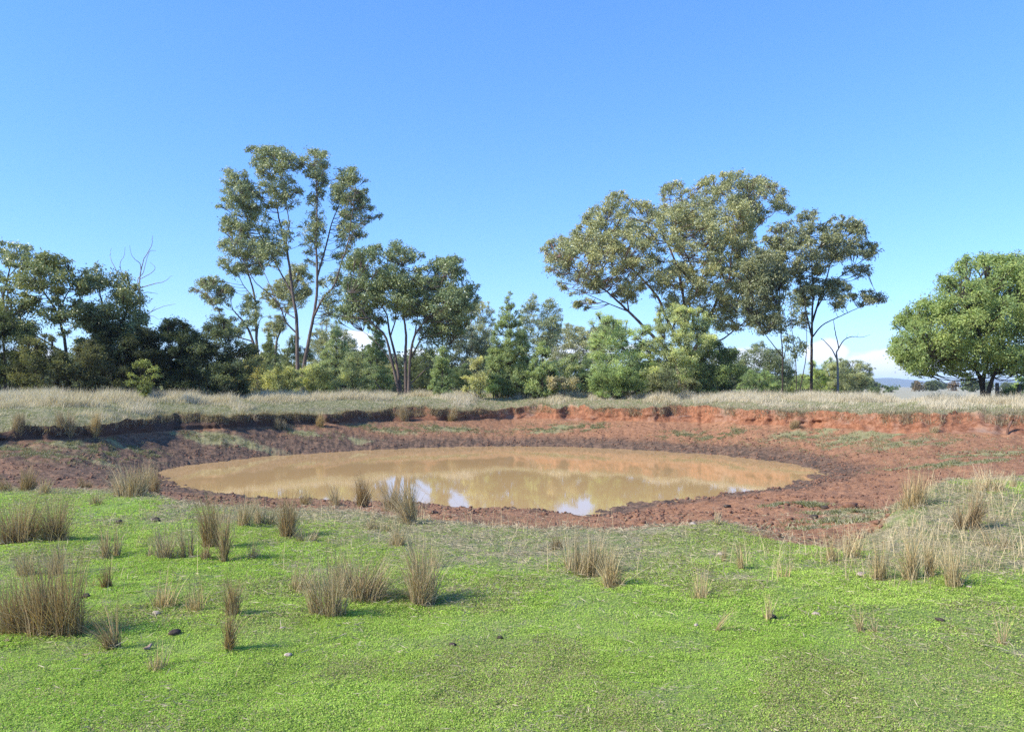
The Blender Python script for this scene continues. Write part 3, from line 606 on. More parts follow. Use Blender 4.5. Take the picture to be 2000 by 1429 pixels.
tree('gum_tree', 'broad shadowy gum second from the left whose crown carries bare dead twigs on its right', 'tree', 47, (215, 768), [
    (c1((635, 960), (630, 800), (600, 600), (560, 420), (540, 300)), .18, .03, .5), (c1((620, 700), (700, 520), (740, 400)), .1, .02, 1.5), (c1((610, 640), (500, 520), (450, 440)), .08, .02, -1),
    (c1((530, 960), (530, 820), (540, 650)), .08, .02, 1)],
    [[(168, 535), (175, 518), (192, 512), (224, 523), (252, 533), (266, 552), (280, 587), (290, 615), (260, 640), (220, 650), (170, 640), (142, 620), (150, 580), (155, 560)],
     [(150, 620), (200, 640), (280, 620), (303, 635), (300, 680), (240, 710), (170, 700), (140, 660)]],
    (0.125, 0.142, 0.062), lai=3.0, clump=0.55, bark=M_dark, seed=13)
tree('dead_tree', 'dead tree with bare pinkish twigs clawing up from behind the shadowy left gums', 'dead tree', 50, (262, 768), [
    (c1((760, 960), (770, 700), (780, 560), (780, 430), (780, 330), (800, 230), (845, 140), (852, 85)), .12, .012, .5),
    (c1((735, 400), (770, 330), (800, 290), (830, 180), (870, 170)), .05, .012, 1), (c1((782, 370), (860, 355), (920, 340), (960, 308)), .05, .01, 0),
    (c1((798, 280), (780, 240), (740, 205), (722, 140)), .045, .01, -.5), (c1((740, 400), (680, 330), (640, 260), (615, 205), (622, 155)), .05, .01, .5),
    (c1((690, 340), (670, 250), (692, 200), (698, 150)), .035, .01, -.5), (c1((785, 410), (830, 402), (880, 410)), .04, .01, .5),
    (c1((790, 330), (850, 290), (865, 260), (835, 235)), .035, .01, 0), (c1((775, 560), (830, 520), (900, 485), (980, 468)), .05, .01, .5), (c1((800, 530), (850, 535), (890, 555)), .04, .01, 0),
    (c1((840, 520), (870, 480)), .03, .01, 0)], [], GUM, bark=M_dead, seed=14)
tree('dead_tree', 'dead forked tree with bare bleached limbs to the right of the dark-trunked gum', 'dead tree', 72, (1636, 768), [
    (c5((512, 1080), (512, 940), (505, 850), (515, 820), (495, 720), (490, 670)), .16, .03, 0), (c5((505, 880), (480, 830), (440, 785), (420, 770)), .09, .03, .5),
    (c5((515, 825), (545, 780), (590, 762), (640, 765), (685, 752)), .08, .012, -.5), (c5((560, 775), (562, 745)), .03, .01, 0), (c5((610, 762), (622, 742)), .02, .01, 0)], [], GUM, bark=M_dead, seed=15)
# background gums
BGL = [
 ('pale gum crown peeping between the tallest gum and the dense middle gum', 90, (640, 768), [(600, 690), (612, 650), (640, 625), (665, 640), (690, 660), (700, 700), (660, 730), (610, 740)], OLIVE, 1.8),
 ('dark low gum in the gap to the right of the dense many-stemmed middle gum', 75, (890, 768), [(865, 700), (872, 660), (900, 640), (935, 650), (960, 690), (955, 730), (920, 752), (880, 745)], (0.07, 0.085, 0.04), 2.4),
 ('thin grey-green gum crown touching the left side of the tall cypress pine', 95, (930, 768), [(905, 660), (920, 625), (905, 610), (935, 588), (962, 596), (965, 650), (955, 690), (920, 690)], OLIVE, 1.5),
 ('wispy gum whose top tufts stand out just right of the tall cypress pine', 85, (1045, 768), [(1015, 610), (1030, 590), (1042, 572), (1055, 600), (1075, 580), (1088, 598), (1094, 622), (1085, 660), (1060, 690), (1025, 690), (1012, 650)], GUM, 1.7),
 ('brownish gum crown low between the small bright cypress and the biggest gum', 100, (1100, 768), [(1062, 680), (1072, 650), (1100, 633), (1130, 640), (1160, 640), (1180, 660), (1175, 700), (1130, 716), (1080, 712)], OLIVE, 2.0),
 ('hazy little gum crown under the left skirt of the biggest gum', 90, (1180, 768), [(1150, 660), (1175, 620), (1210, 625), (1225, 680), (1200, 710), (1160, 705)], OLIVE, 1.8)]
for k, (lb, D, bs, pl, co, la) in enumerate(BGL):
    cxp = np.mean([q[0] for q in pl]); cyp = np.mean([q[1] for q in pl])
    D = D * 1.45
    tree('gum_tree', lb, 'tree', D, bs, [([(bs[0], 768), (bs[0] + 2, 730), (cxp, cyp)], .17, .04, .5), ([(bs[0] + 1, 735), (cxp + 14, cyp - 10)], .08, .02, .5), ([(bs[0] + 1, 738), (cxp - 14, cyp - 8)], .08, .02, -.5)],
         [pl], co, lai=la * 1.2, clump=0.8, leafL=.24, leafW=.1, seed=30 + k)
# cypress pines
KB = 1.45
CY = (0.085, 0.135, 0.06); kw = dict(lm=M_soft, droop=-0.7, leafL=0.15, leafW=0.045, clump=0.36, tw=0.010)
for k, (lb, D, x, top, bot, hw, co) in enumerate([
    ('tall feathery cypress pine, a blue-green spire standing alone in the middle gap', 54, 995, 566, 752, 42, (0.10, 0.15, 0.068)),
    ('small bright green young cypress pine right of the tall spire', 53, 1059, 668, 756, 28, (0.11, 0.165, 0.07)),
    ('narrow green young cypress pine at the right foot of the dense middle gum', 54, 863, 676, 758, 20, (0.095, 0.145, 0.065)),
    ('hazy grey-green cypress pine between the tallest gum and the dense middle gum', 76, 656, 640, 758, 36, (0.11, 0.155, 0.085)),
    ('dark little cypress pine beneath the leaning gum', 80, 524, 655, 752, 26, (0.065, 0.095, 0.042)),
    ('dark cone of cypress far back left of the pale blue-green bush', 80, 1146, 688, 750, 16, (0.06, 0.10, 0.045)),
    ('slim cypress hidden behind the stems of the dense middle gum', 70, 735, 622, 745, 24, (0.08, 0.125, 0.06))]):
    tree('cypress_pine', lb, 'tree', D, (x, 768), [([(x, 770), (x + 1, (top + bot) / 2), (x - 1, top + 6)], .11, .015, 0)], [cone(x, top - 4, 774, hw * 1.12)], tuple(1.65 * w_ * (q * .66 + .34 * sum(co) / 3) for q, w_ in zip(co, (1.1, 1.0, .82))), lai=3.0, seed=50 + k, bark=M_dark, **kw)
# shrubs: label, depth, oval, colour, density
SH = [
 ('deep green bush filling the bottom left corner of the tree row', 43, (8, 690, 45, 68), (0.055, 0.08, 0.035), 3),
 ('olive bush under the trunk of the arching gum', 42, (85, 715, 48, 46), (0.085, 0.10, 0.042), 3),
 ('tangled bush in front of the second gum trunk from the left', 43, (165, 722, 42, 42), (0.08, 0.09, 0.04), 2.6),
 ('blackish green thicket bush beneath the dead twigs', 46, (245, 702, 58, 62), (0.045, 0.062, 0.03), 3.2),
 ('broad rounded very dark green wattle in the left row', 47, (335, 704, 70, 60), (0.04, 0.062, 0.03), 3.4),
 ('feathery grey-green wattle at the right end of the dark left thicket', 48, (405, 698, 72, 66), (0.075, 0.105, 0.055), 2.9),
 ('small light-leaved sapling against the dark thicket', 41, (282, 734, 20, 26), (0.14, 0.18, 0.05), 1.8),
 ('yellowish wattle bush under the leaning gum', 54, (492, 738, 30, 34), (0.15, 0.155, 0.07), 2.5),
 ('yellow-green bush just left of the tallest gum base', 53, (550, 742, 34, 27), (0.14, 0.16, 0.07), 2.6),
 ('bright yellow-green bush hugging the base of the tallest gum', 55, (612, 742, 32, 30), (0.14, 0.165, 0.07), 2.5),
 ('dusky bush behind the yellow-green one at the tallest gum', 62, (575, 712, 28, 42), (0.075, 0.10, 0.05), 2.4),
 ('pale grey-green bush right of the hazy cypress pine', 56, (695, 728, 28, 36), (0.11, 0.14, 0.075), 2.3),
 ('yellowish low bush left of the dense middle gum stems', 60, (733, 740, 34, 26), (0.14, 0.15, 0.07), 2.4),
 ('dark bush between the stems and right foot of the dense middle gum', 60, (826, 728, 26, 38), (0.055, 0.075, 0.035), 2.6),
 ('shadowed bush behind the narrow young cypress', 62, (895, 742, 24, 28), (0.065, 0.095, 0.04), 2.6),
 ('light yellow-green sapling bush left of the tall spire', 52, (934, 737, 21, 30), (0.16, 0.175, 0.085), 1.9),
 ('soft green bush at the left foot of the tall spire', 53, (968, 750, 20, 20), (0.09, 0.14, 0.055), 2.6),
 ('soft green bush at the right foot of the tall spire', 54, (1026, 742, 20, 28), (0.10, 0.14, 0.065), 2.5),
 ('grey-green bush right of the small bright cypress', 58, (1100, 730, 34, 34), (0.12, 0.155, 0.08), 2.5),
 ('dry grey twiggy shrub low right of the small bright cypress', 52, (1097, 750, 26, 17), (0.13, 0.125, 0.085), 1.7),
 ('dark low bush left of the pale blue-green bush', 56, (1152, 746, 26, 24), (0.05, 0.075, 0.032), 2.8),
 ('pale blue-green loose bush left of the bright green one', 53, (1215, 692, 56, 74), (0.13, 0.185, 0.085), 2.0),
 ('low green bush at the foot of the pale blue-green bush', 51, (1205, 742, 50, 26), (0.085, 0.13, 0.045), 2.6),
 ('large bright green bush climbing the trunks of the biggest gum', 52, (1328, 692, 62, 76), (0.15, 0.185, 0.085), 2.6),
 ('small green bush with low skirt under the bright green bush', 50, (1300, 748, 38, 20), (0.075, 0.09, 0.045), 2.0),
 ('dark green bush at the right side of the bright green one', 52, (1402, 720, 36, 50), (0.055, 0.09, 0.035), 2.8),
 ('low green bush under the bare thin stems', 66, (1476, 745, 36, 22), (0.10, 0.15, 0.06), 2.5),
 ('low hedge-like bush behind the dark-trunked gum', 75, (1545, 748, 36, 18), (0.11, 0.15, 0.06), 2.5),
 ('light green bush right of the dark-trunked gum', 68, (1612, 740, 32, 30), (0.13, 0.18, 0.065), 2.4),
 ('grey-green round bush under the dead forked tree', 66, (1664, 737, 38, 31), (0.12, 0.145, 0.085), 1.9),
 ('short dark bush at the end of the row before the open plain', 80, (1716, 758, 13, 9), (0.06, 0.09, 0.04), 2.6),
 ('dark scrubby bush right of the shade tree trunk', 46, (1975, 766, 24, 18), (0.08, 0.10, 0.045), 2.0),
 ('bright green bush at the right edge behind the shade tree', 50, (2005, 757, 24, 22), (0.12, 0.18, 0.06), 2.3)]
for k, (lb, D, (cx_, cy_, rx, ry), co, la) in enumerate(SH):
    D = D * 1.35 if D >= 60 else D
    st = [([(cx_ + rx * 0.15 * (q - 1), 770), (cx_ + rx * 0.3 * (q - 1), cy_ + ry * .3), (cx_ + rx * 0.5 * (q - 1), cy_ - ry * 0.4)], .05, .012, (q - 1) * .5) for q in range(3)]
    tree('shrub', lb, 'bush', D, (cx_, 768), st, [oval(cx_, cy_ + 2, rx * 1.18, ry * 1.12, 18, 0.30, k)], tuple((1.7 if cx_ > 430 else 1.0) * w_ * (q * .72 + .28 * sum(co) / 3) for q, w_ in zip(co, (1.08, 1.0, .85))), lai=la, seed=70 + k, lm=M_soft, droop=-0.1, leafL=0.12, leafW=0.045, clump=0.48, vari=.7, bark=M_dark, tw=0.012)  # high vari puts lit and shaded lumps into the leaf colour, clump by clump

# ---------------------------------------------------------------- far plain: hills, woodland
def hills():
    n = 220; th = np.linspace(-0.76, 0.76, n); v = []
    D0 = 5200
    px = 1000 + F * np.tan(th)
    top = 8 + 9 * fbm(px / 150, px * 0 + 5, 91, 4) + np.interp(px, [1600, 1690, 1730, 1790, 1850, 1880, 1940, 2000, 2100, 2500], [0, 4, 8, 1, -4, 3, 5, 2, 4, 0])
    top = np.clip(top, 2, 40)
    rows_ = []
    for k, (dd, hh) in enumerate([(0, -0.2), (250, .35), (500, .75), (750, 1.0), (1300, .8), (1900, -.2)]):
        Dk = D0 + dd; jit_ = (fbm(px / 40, px * 0 + k * 3, 95, 3) - 0.5) * 1.5 if 0 < k < 5 else 0
        rows_.append(np.column_stack([np.tan(th) * Dk, np.full(n, Dk), EYE + (top * hh + jit_) / F * Dk - 2]))
    V = np.vstack(rows_); i = np.arange(5)[:, None] * n; j = np.arange(n - 1)[None]
    f = np.stack([i + j, i + j + 1, i + n + j + 1, i + n + j], -1).reshape(-1, 4)
    return V, f
m = plain('forested_hill', (0.035, 0.055, 0.025), (0.07, 0.085, 0.04), 0.01)
v, f = hills(); h_ = mesh_obj('hills', v, f, m, smooth=True); tag(h_, kind='structure')
rs = np.random.RandomState(5); n = 170; LVs = []; cs = []
for q in range(n):
    Dq = 240 + 420 * rs.rand(); x = (rs.rand() * 1.9 - 0.85) * Dq; hh = 3.0 + 3.5 * rs.rand(); rr = hh * (0.5 + .35 * rs.rand()); nl = 420
    dv = rs.normal(size=(nl, 3)); dv /= np.linalg.norm(dv, axis=1)[:, None]; dv *= rs.rand(nl, 1) ** 0.4
    lump = 1 + 0.35 * np.sin(dv[:, :1] * 7 + q) * np.cos(dv[:, 2:] * 5 + q)
    LVs.append(np.array([x, Dq, hh * 0.52]) + dv * lump * np.array([rr, rr, hh * 0.5])); cs.append(np.tile(np.array([[0.10, 0.125, 0.06]]) * (0.6 + 0.7 * rs.rand()), (nl, 1)))
P = np.vstack(LVs); c = np.vstack(cs) * (0.8 + 0.4 * rs.rand(len(P), 1)); nn = len(P)
v, f, c = leaves(P, np.full(nn, 1.1), np.full(nn, 0.8), rs.normal(size=(nn, 3)), rs.normal(size=(nn, 3)), c)
far = mesh_obj('distant_woodland', v, f, M_soft, cols=c); tag(far, 'hazy low belt of far-off trees across the plain', 'woodland', kind='stuff')
n = 260; LVs = []; cs = []
for q in range(n):
    Dq = 115 + 90 * rs.rand(); px_ = -150 + 1830 * rs.rand(); x = (px_ - 1000) / F * Dq; hh = (3.0 + 5.0 * rs.rand() ** 1.5) * (0.62 if px_ > 1430 else 1); rr = hh * (0.42 + .35 * rs.rand()); nl = int(900 * rr * hh / 8)
    dv = rs.normal(size=(nl, 3)); dv /= np.linalg.norm(dv, axis=1)[:, None]; dv *= rs.rand(nl, 1) ** 0.4
    lump_ = 1 + 0.35 * np.sin(dv[:, :1] * 7 + q) * np.cos(dv[:, 2:] * 5 + q)
    LVs.append(np.array([x, Dq, hh * 0.5 + .3]) + dv * lump_ * np.array([rr, rr, hh * 0.5])); cs.append(np.tile(np.array([[0.18, 0.20, 0.115]]) * (0.6 + 0.7 * rs.rand()), (nl, 1)))
P = np.vstack(LVs); c = np.vstack(cs) * (0.75 + 0.5 * rs.rand(len(P), 1)); nn = len(P)
v, f, c = leaves(P, np.full(nn, .5), np.full(nn, 0.28), rs.normal(size=(nn, 3)), rs.normal(size=(nn, 3)), c)
o = mesh_obj('scrub_belt', v, f, M_soft, cols=c); tag(o, 'mixed green scrub filling the gaps behind the row of trees', 'scrub', kind='stuff')
for lb, D, x, top, hw, co in [('small round far tree with rusty brown top left of the hill gap', 260, 1795, 742, 9, (0.12, 0.09, 0.055)), ('rusty far tree below the shade tree crown', 300, 1862, 744, 8, (0.12, 0.085, 0.05)), ('dull green far tree standing alone at the left of the far woodland', 220, 1742, 750, 10, (0.09, 0.12, 0.055))]:
    tree('distant_tree', lb, 'tree', D, (x, 764), [([(x, 765), (x, top + 8)], .3, .1, 0)], [oval(x, (top + 766) / 2, hw * 1.2, (766 - top) / 2, 12, .15)], co, lai=2.0, leafL=.6, leafW=.35, clump=1.3, seed=int(x), lm=M_soft, twigs=False)

# ---------------------------------------------------------------- fence posts by the shade tree
for px_, D, h, lb in [(1947, 43.5, 1.15, 'dark thick wooden fence post right of the shade tree trunk'), (1990, 44.5, 1.0, 'weathered fence post at the right edge among the scrub')]:
    x = (px_ - 1000) / F * D; zg = gz(x, D); rr = 0.11
    pts = np.array([[0, 0, -.2], [0.01, 0, .3], [0.02, .01, h * .7], [0.015, 0, h - .03], [0.015, 0, h]]); v, f = tube(pts, [rr, rr, rr * .92, rr * .9, rr * .6], 9, .15)
    capf = np.arange(len(v) - 9, len(v))[None]; b = Bag(); b.add(v, f); b.f[9] = [capf]
    o = b.obj('fence_post', M_post, smooth=False); o.location = (x, D, zg); tag(o, lb, 'fence post')

# ---------------------------------------------------------------- bank grass (uncountable)
def scatter_polar(n, r_lo, r_hi, rs, T=0.74):
    th = (rs.rand(n) * 2 - 1) * T; return th
rs = np.random.RandomState(21)
n = 760000; th = (rs.rand(n) * 2 - 1) * 0.74; rc, zt, wd, fade, px = cliff(th)
u = rs.rand(n) ** 0.85; r = rc + wd + 0.02 + u * 15; x = r * np.sin(th); y = r * np.cos(th)
d = r - rc - wd; nz = fbm(x / 1.6, y / 1.6, 101, 4); crd = np.interp(px, [0, 900, 1500, 2000], [8.5, 4.5, 5, 6.5])
tall = sm(d / crd, 0.35, 0.75) * (1 - 0.55 * sm(px, 1660, 1780)); tall = np.clip(tall + sm(nz, .56, .66) * .6 * sm(d, .3, 1.2), 0, 1) * sm(nz, 0.36, 0.54)
keep = rs.rand(n) < np.where(tall > .25, 0.95 * tall, .42) * (1 - sm(d, 11, 15)); x, y, tall, px, d, nz = [q[keep] for q in (x, y, tall, px, d, nz)]
zg = ground(x, y); n = len(x); h = (0.08 + tall * (0.14 + 0.27 * rs.rand(n) ** 1.4)) * (0.75 + 0.5 * rs.rand(n)) * (.7 + .6 * nz) * (.45 + 1.1 * fbm(x / .7, y / .7, 109, 2))
wv_ = fbm(x / 3, y / 3, 103, 2)
col = np.array([[0.64, 0.55, 0.41]]) * (0.65 + 0.6 * rs.rand(n, 1)); dk = (rs.rand(n, 1) < 0.14); col = np.where(dk, np.array([[0.19, 0.185, 0.085]]), col)
grey = np.array([[0.62, 0.56, 0.48]]) * (0.65 + .6 * rs.rand(n, 1)); col = col * wv_[:, None] + grey * (1 - wv_[:, None]); col = np.where((tall < .25)[:, None] & (rs.rand(n, 1) < .6), np.array([[.20, .22, .09]]) * (.7 + .7 * rs.rand(n, 1)), col)
v, f, c = blades(np.column_stack([x, y, zg - 0.02]), h, 0.010 + 0.012 * rs.rand(n), rs.normal(size=(n, 2)) * h[:, None] * 0.33 + np.array([[0.05, 0]]), col, 2, rs=rs)
n2 = 42000; th = (rs.rand(n2) * 2 - 1) * .72; rc, zt, wd, fade, px = cliff(th); kk = rs.rand(n2) < .25 + .9 * sm(fbm(th * 40 / .8, th * 0, 107, 3), .45, .6); th, rc, wd = th[kk], rc[kk], wd[kk]; n2 = len(th)
r = rc + wd * (.55 + .75 * rs.rand(n2)); x = r * np.sin(th); y = r * np.cos(th); h2 = .06 + .30 * rs.rand(n2) ** 2
ln = rs.normal(size=(n2, 2)) * .10 - np.column_stack([x, y]) / r[:, None] * .14
v2, f2, c2_ = blades(np.column_stack([x, y, ground(x, y) - .02]), h2 * np.where(rs.rand(n2) < .35, -.6, 1), .014 + .014 * rs.rand(n2), ln, np.array([[.44, .37, .26]]) * (.45 + .8 * rs.rand(n2, 1)), 2, rs=rs)
f2 = f2 + len(v); v = np.vstack([v, v2]); f = np.vstack([f, f2]); c = np.vstack([c, c2_])
o = mesh_obj('dry_grass', v, f, M_straw, cols=c); tag(o, 'pale dry grass standing along the top of the far bank', 'grass', kind='stuff')

# ---------------------------------------------------------------- green sward
rs = np.random.RandomState(22)
def sward(n, r0, r1, size, T=0.72):
    th = (rs.rand(n) * 2 - 1) * T; r = np.sqrt(rs.rand(n) * (r1 ** 2 - r0 ** 2) + r0 ** 2)
    x = r * np.sin(th); y = r * np.cos(th); z_, g_ = ground(x, y, full=True); zn = zones(x, y, g_)
    gm = zn[0] * (1 - np.clip(zn[1] * 1.0, 0, .93)); lush = fbm(x / 0.55, y / 0.55, 140, 4); gm = gm * (0.35 + 1.1 * sm(lush, .32, .55)); k = rs.rand(n) < gm
    x, y, z_, lush = x[k], y[k], z_[k], lush[k]; n = len(x)
    tuft = fbm(x / 0.12, y / 0.12, 141, 2); hgt = (0.004 + 0.022 * sm(tuft, .35, .75) * rs.rand(n)) * (size / 0.018) ** .5
    ax = rs.normal(size=(n, 3)); ax[:, 2] = np.abs(ax[:, 2]) * 0.32 + .05; nr_ = rs.normal(size=(n, 3)) * .38 + np.array([[0, 0, 1.0]])
    big = fbm(x / 1.7, y / 1.7, 143, 3)[:, None]
    col = np.array([[0.31, 0.475, 0.075]]) * (1 - big) + np.array([[0.41, 0.52, 0.12]]) * big
    col = col * (0.80 + 0.36 * rs.rand(n, 1)); yl = rs.rand(n, 1) < 0.12; col = np.where(yl, np.array([[0.38, 0.33, 0.18]]), col)
    ton = fbm(x / .45, y / .45, 147, 4)[:, None]; ton2 = fbm(x / .9 + 5, y / .9, 149, 4)[:, None]
    col = col * (.82 + .45 * ton); col = np.where((rs.rand(n, 1) < sm(ton2, .50, .66) * .5), np.array([[.36, .33, .17]]) * (.6 + .7 * rs.rand(n, 1)), col)
    L = size * (0.7 + .8 * rs.rand(n))
    return leaves(np.column_stack([x, y, z_ + hgt]), L, L * (.30 + .35 * rs.rand(n)), ax, nr_, col)
b = Bag()
b.add(*sward(900000, 2.6, 5.6, 0.0092)); b.add(*sward(1000000, 5.6, 9.5, 0.0125)); b.add(*sward(700000, 9.5, 17, 0.019))
o = b.obj('green_groundcover', M_turf); tag(o, 'short bright green clover-like groundcover on the near side of the dam', 'grass', kind='stuff')
# straw litter and thatch
n = 260000; th = (rs.rand(n) * 2 - 1) * .72; r = np.sqrt(rs.rand(n) * (18 ** 2 - 2.6 ** 2) + 2.6 ** 2); x = r * np.sin(th); y = r * np.cos(th)
z_, g_ = ground(x, y, full=True); zn = zones(x, y, g_); pk = np.clip(zn[1] * .85 + .07 * zn[0] * (.3 + 1.4 * sm(fbm(x / .9 + 5, y / .9, 149, 4), .45, .66)) + .02, 0, 1); k = rs.rand(n) < pk; x, y, z_, r = x[k], y[k], z_[k], r[k]; n = len(x)
ax = rs.normal(size=(n, 3)); ax[:, 2] = np.abs(ax[:, 2]) * .22; L = (0.03 + 0.11 * rs.rand(n) ** 2) * np.clip(r / 7, .55, 1); lg = rs.rand(n) < .02; L[lg] *= 1.5
v, f, c = leaves(np.column_stack([x, y, z_ + .006 + .03 * rs.rand(n)]), L, (np.full(n, .0035) + .002 * (r / 6)), ax, rs.normal(size=(n, 3)), np.array([[0.42, 0.36, 0.25]]) * (.5 + .75 * rs.rand(n, 1)))
o = mesh_obj('straw_litter', v, f, M_straw, cols=c); tag(o, 'fallen dry straw lying over the turf and the near rim', 'straw', kind='stuff')
# thin grass on the dam floor patches
n = 160000; q = rs.randint(0, len(patches), n); pt = np.array(patches)[q]; x = pt[:, 0] + rs.normal(size=n) * pt[:, 2] * .6; y = pt[:, 1] + rs.normal(size=n) * pt[:, 3] * .9
z_, g_ = ground(x, y, full=True); cl_ = fbm(x / .35, y / .35, 150, 3); k = (g_['onfl'] > .8) & (cl_ > .5) & (g_['s'] > 1.2); x, y, z_ = x[k], y[k], z_[k]; n = len(x)
h = .02 + .06 * rs.rand(n); v, f, c = blades(np.column_stack([x, y, z_ - .01]), h, np.full(n, .022), rs.normal(size=(n, 2)) * .05, np.where(rs.rand(n, 1) < .5, np.array([[.17, .19, .07]]), np.array([[.36, .34, .23]])) * (.7 + .5 * rs.rand(n, 1)), 1, rs=rs)
o = mesh_obj('sparse_grass', v, f, M_straw, cols=c); tag(o, 'thin patchy grey-green grass lying on the red dam floor', 'grass', kind='stuff')

# ---------------------------------------------------------------- clods on the bare soil (uncountable)
def lump(rad, seed, flat=0.6, sub=1):
    import bmesh
    bm = bmesh.new(); bmesh.ops.create_icosphere(bm, subdivisions=sub, radius=1.0); rq = np.random.RandomState(seed)
    V = np.array([v.co[:] for v in bm.verts]); Fc = np.array([[v.index for v in f.verts] for f in bm.faces]); bm.free()
    V = V * (1 + 0.5 * (rq.rand(len(V), 1) - .5)); V = V * np.array([1, .7 + .4 * rq.rand(), flat]); return V * rad, Fc
protos = [lump(1, k, .55) for k in range(8)]
b = Bag(); rs = np.random.RandomState(31); cnt = 0
while cnt < 12000:
    n = 9000; th = (rs.rand(n) * 2 - 1) * .70; r = 8 + 38 * rs.rand(n); x = r * np.sin(th); y = r * np.cos(th); z_, g_ = ground(x, y, full=True)
    ok = (g_['onfl'] > .7) & (g_['s'] > -.1) & (rs.rand(n) < (.25 + .9 * np.exp(-np.maximum(g_['s'], 0) / 2.5)) * sm(fbm(x / 1.1, y / 1.1, 160, 3), .38, .6))
    for k in np.nonzero(ok)[0]:
        V0, F0 = protos[rs.randint(8)]; s_ = .015 + .05 * rs.rand() ** 2.5; a_ = rs.rand() * 6.28
        Rm = np.array([[math.cos(a_), -math.sin(a_), 0], [math.sin(a_), math.cos(a_), 0], [0, 0, 1]])
        b.add((V0 * s_) @ Rm.T + [x[k], y[k], z_[k] + s_ * .2], F0); cnt += 1
        if cnt >= 12000: break
o = b.obj('soil_clods', M_clod); tag(o, 'crumbly clods of trampled red-brown soil round the water', 'soil', kind='stuff')

# ---------------------------------------------------------------- tussocks, one object each
def tussock(px, py, hpx, wpx, dens, label, tone='brown', lean=(0, 0), name='grass_tussock', seed=0):
    P = place(px, py); D = P[1]; rs = np.random.RandomState(seed + 400); H = hpx * D / F * 1.22; Wd = max(wpx * 1.12 * D / F, .05)
    n = int(np.clip(dens * 600 * (Wd * (H + .1)) ** .75 * 2.3 + 30 * dens, 14, 1100)); a = rs.rand(n) * 6.28; q = rs.rand(n) ** .6 * Wd * .42
    nsub = max(1, int(1 + wpx / 16)); sx = np.clip(rs.normal(size=nsub) * .22, -.3, .3) * Wd; sy = rs.normal(size=nsub) * Wd * .12; sh = .62 + .42 * rs.rand(nsub); sh[0] = 1.04; sl = rs.normal(size=(nsub, 2)) * .09; wi = rs.randint(0, nsub, n)
    q = q * (.55 if nsub > 1 else 1); rx = np.cos(a) * q + sx[wi]; ry = np.sin(a) * q * .8 + sy[wi]; X_ = P[0] + rx; Y_ = P[1] + ry; zg = ground(X_, Y_)
    h = H * sh[wi] * (.28 + .77 * rs.rand(n) ** 1.15) * (1 - .25 * (q / (Wd * .4)) ** 2); out = np.column_stack([rx, ry]) * .6 + rs.normal(size=(n, 2)) * H * .11 + np.array([lean]) * H + sl[wi] * H
    brk = rs.rand(n) < .10; out[brk] *= 2.8; h[brk] *= .6
    tn = {'brown': (0.36, 0.265, 0.155), 'grey': (0.42, 0.335, 0.215), 'tan': (0.48, 0.37, 0.21), 'pale': (0.56, 0.45, 0.30)}[tone]
    col = np.array([tn]) * (.5 + .95 * rs.rand(n, 1)) * (1 + (rs.rand(n, 1) - .5) * np.array([[.2, 0, -.2]]))
    v, f, c = blades(np.column_stack([X_, Y_, zg - .02]), h, .0032 + .0026 * rs.rand(n) + .00022 * D, out, col, 3, rs=rs)
    loc = np.array([P[0], P[1], P[2]]); o = mesh_obj(name, v, f, M_straw, cols=c, loc=loc)
    return tag(o, label, 'grass tussock', 'dry tussocks around the dam')
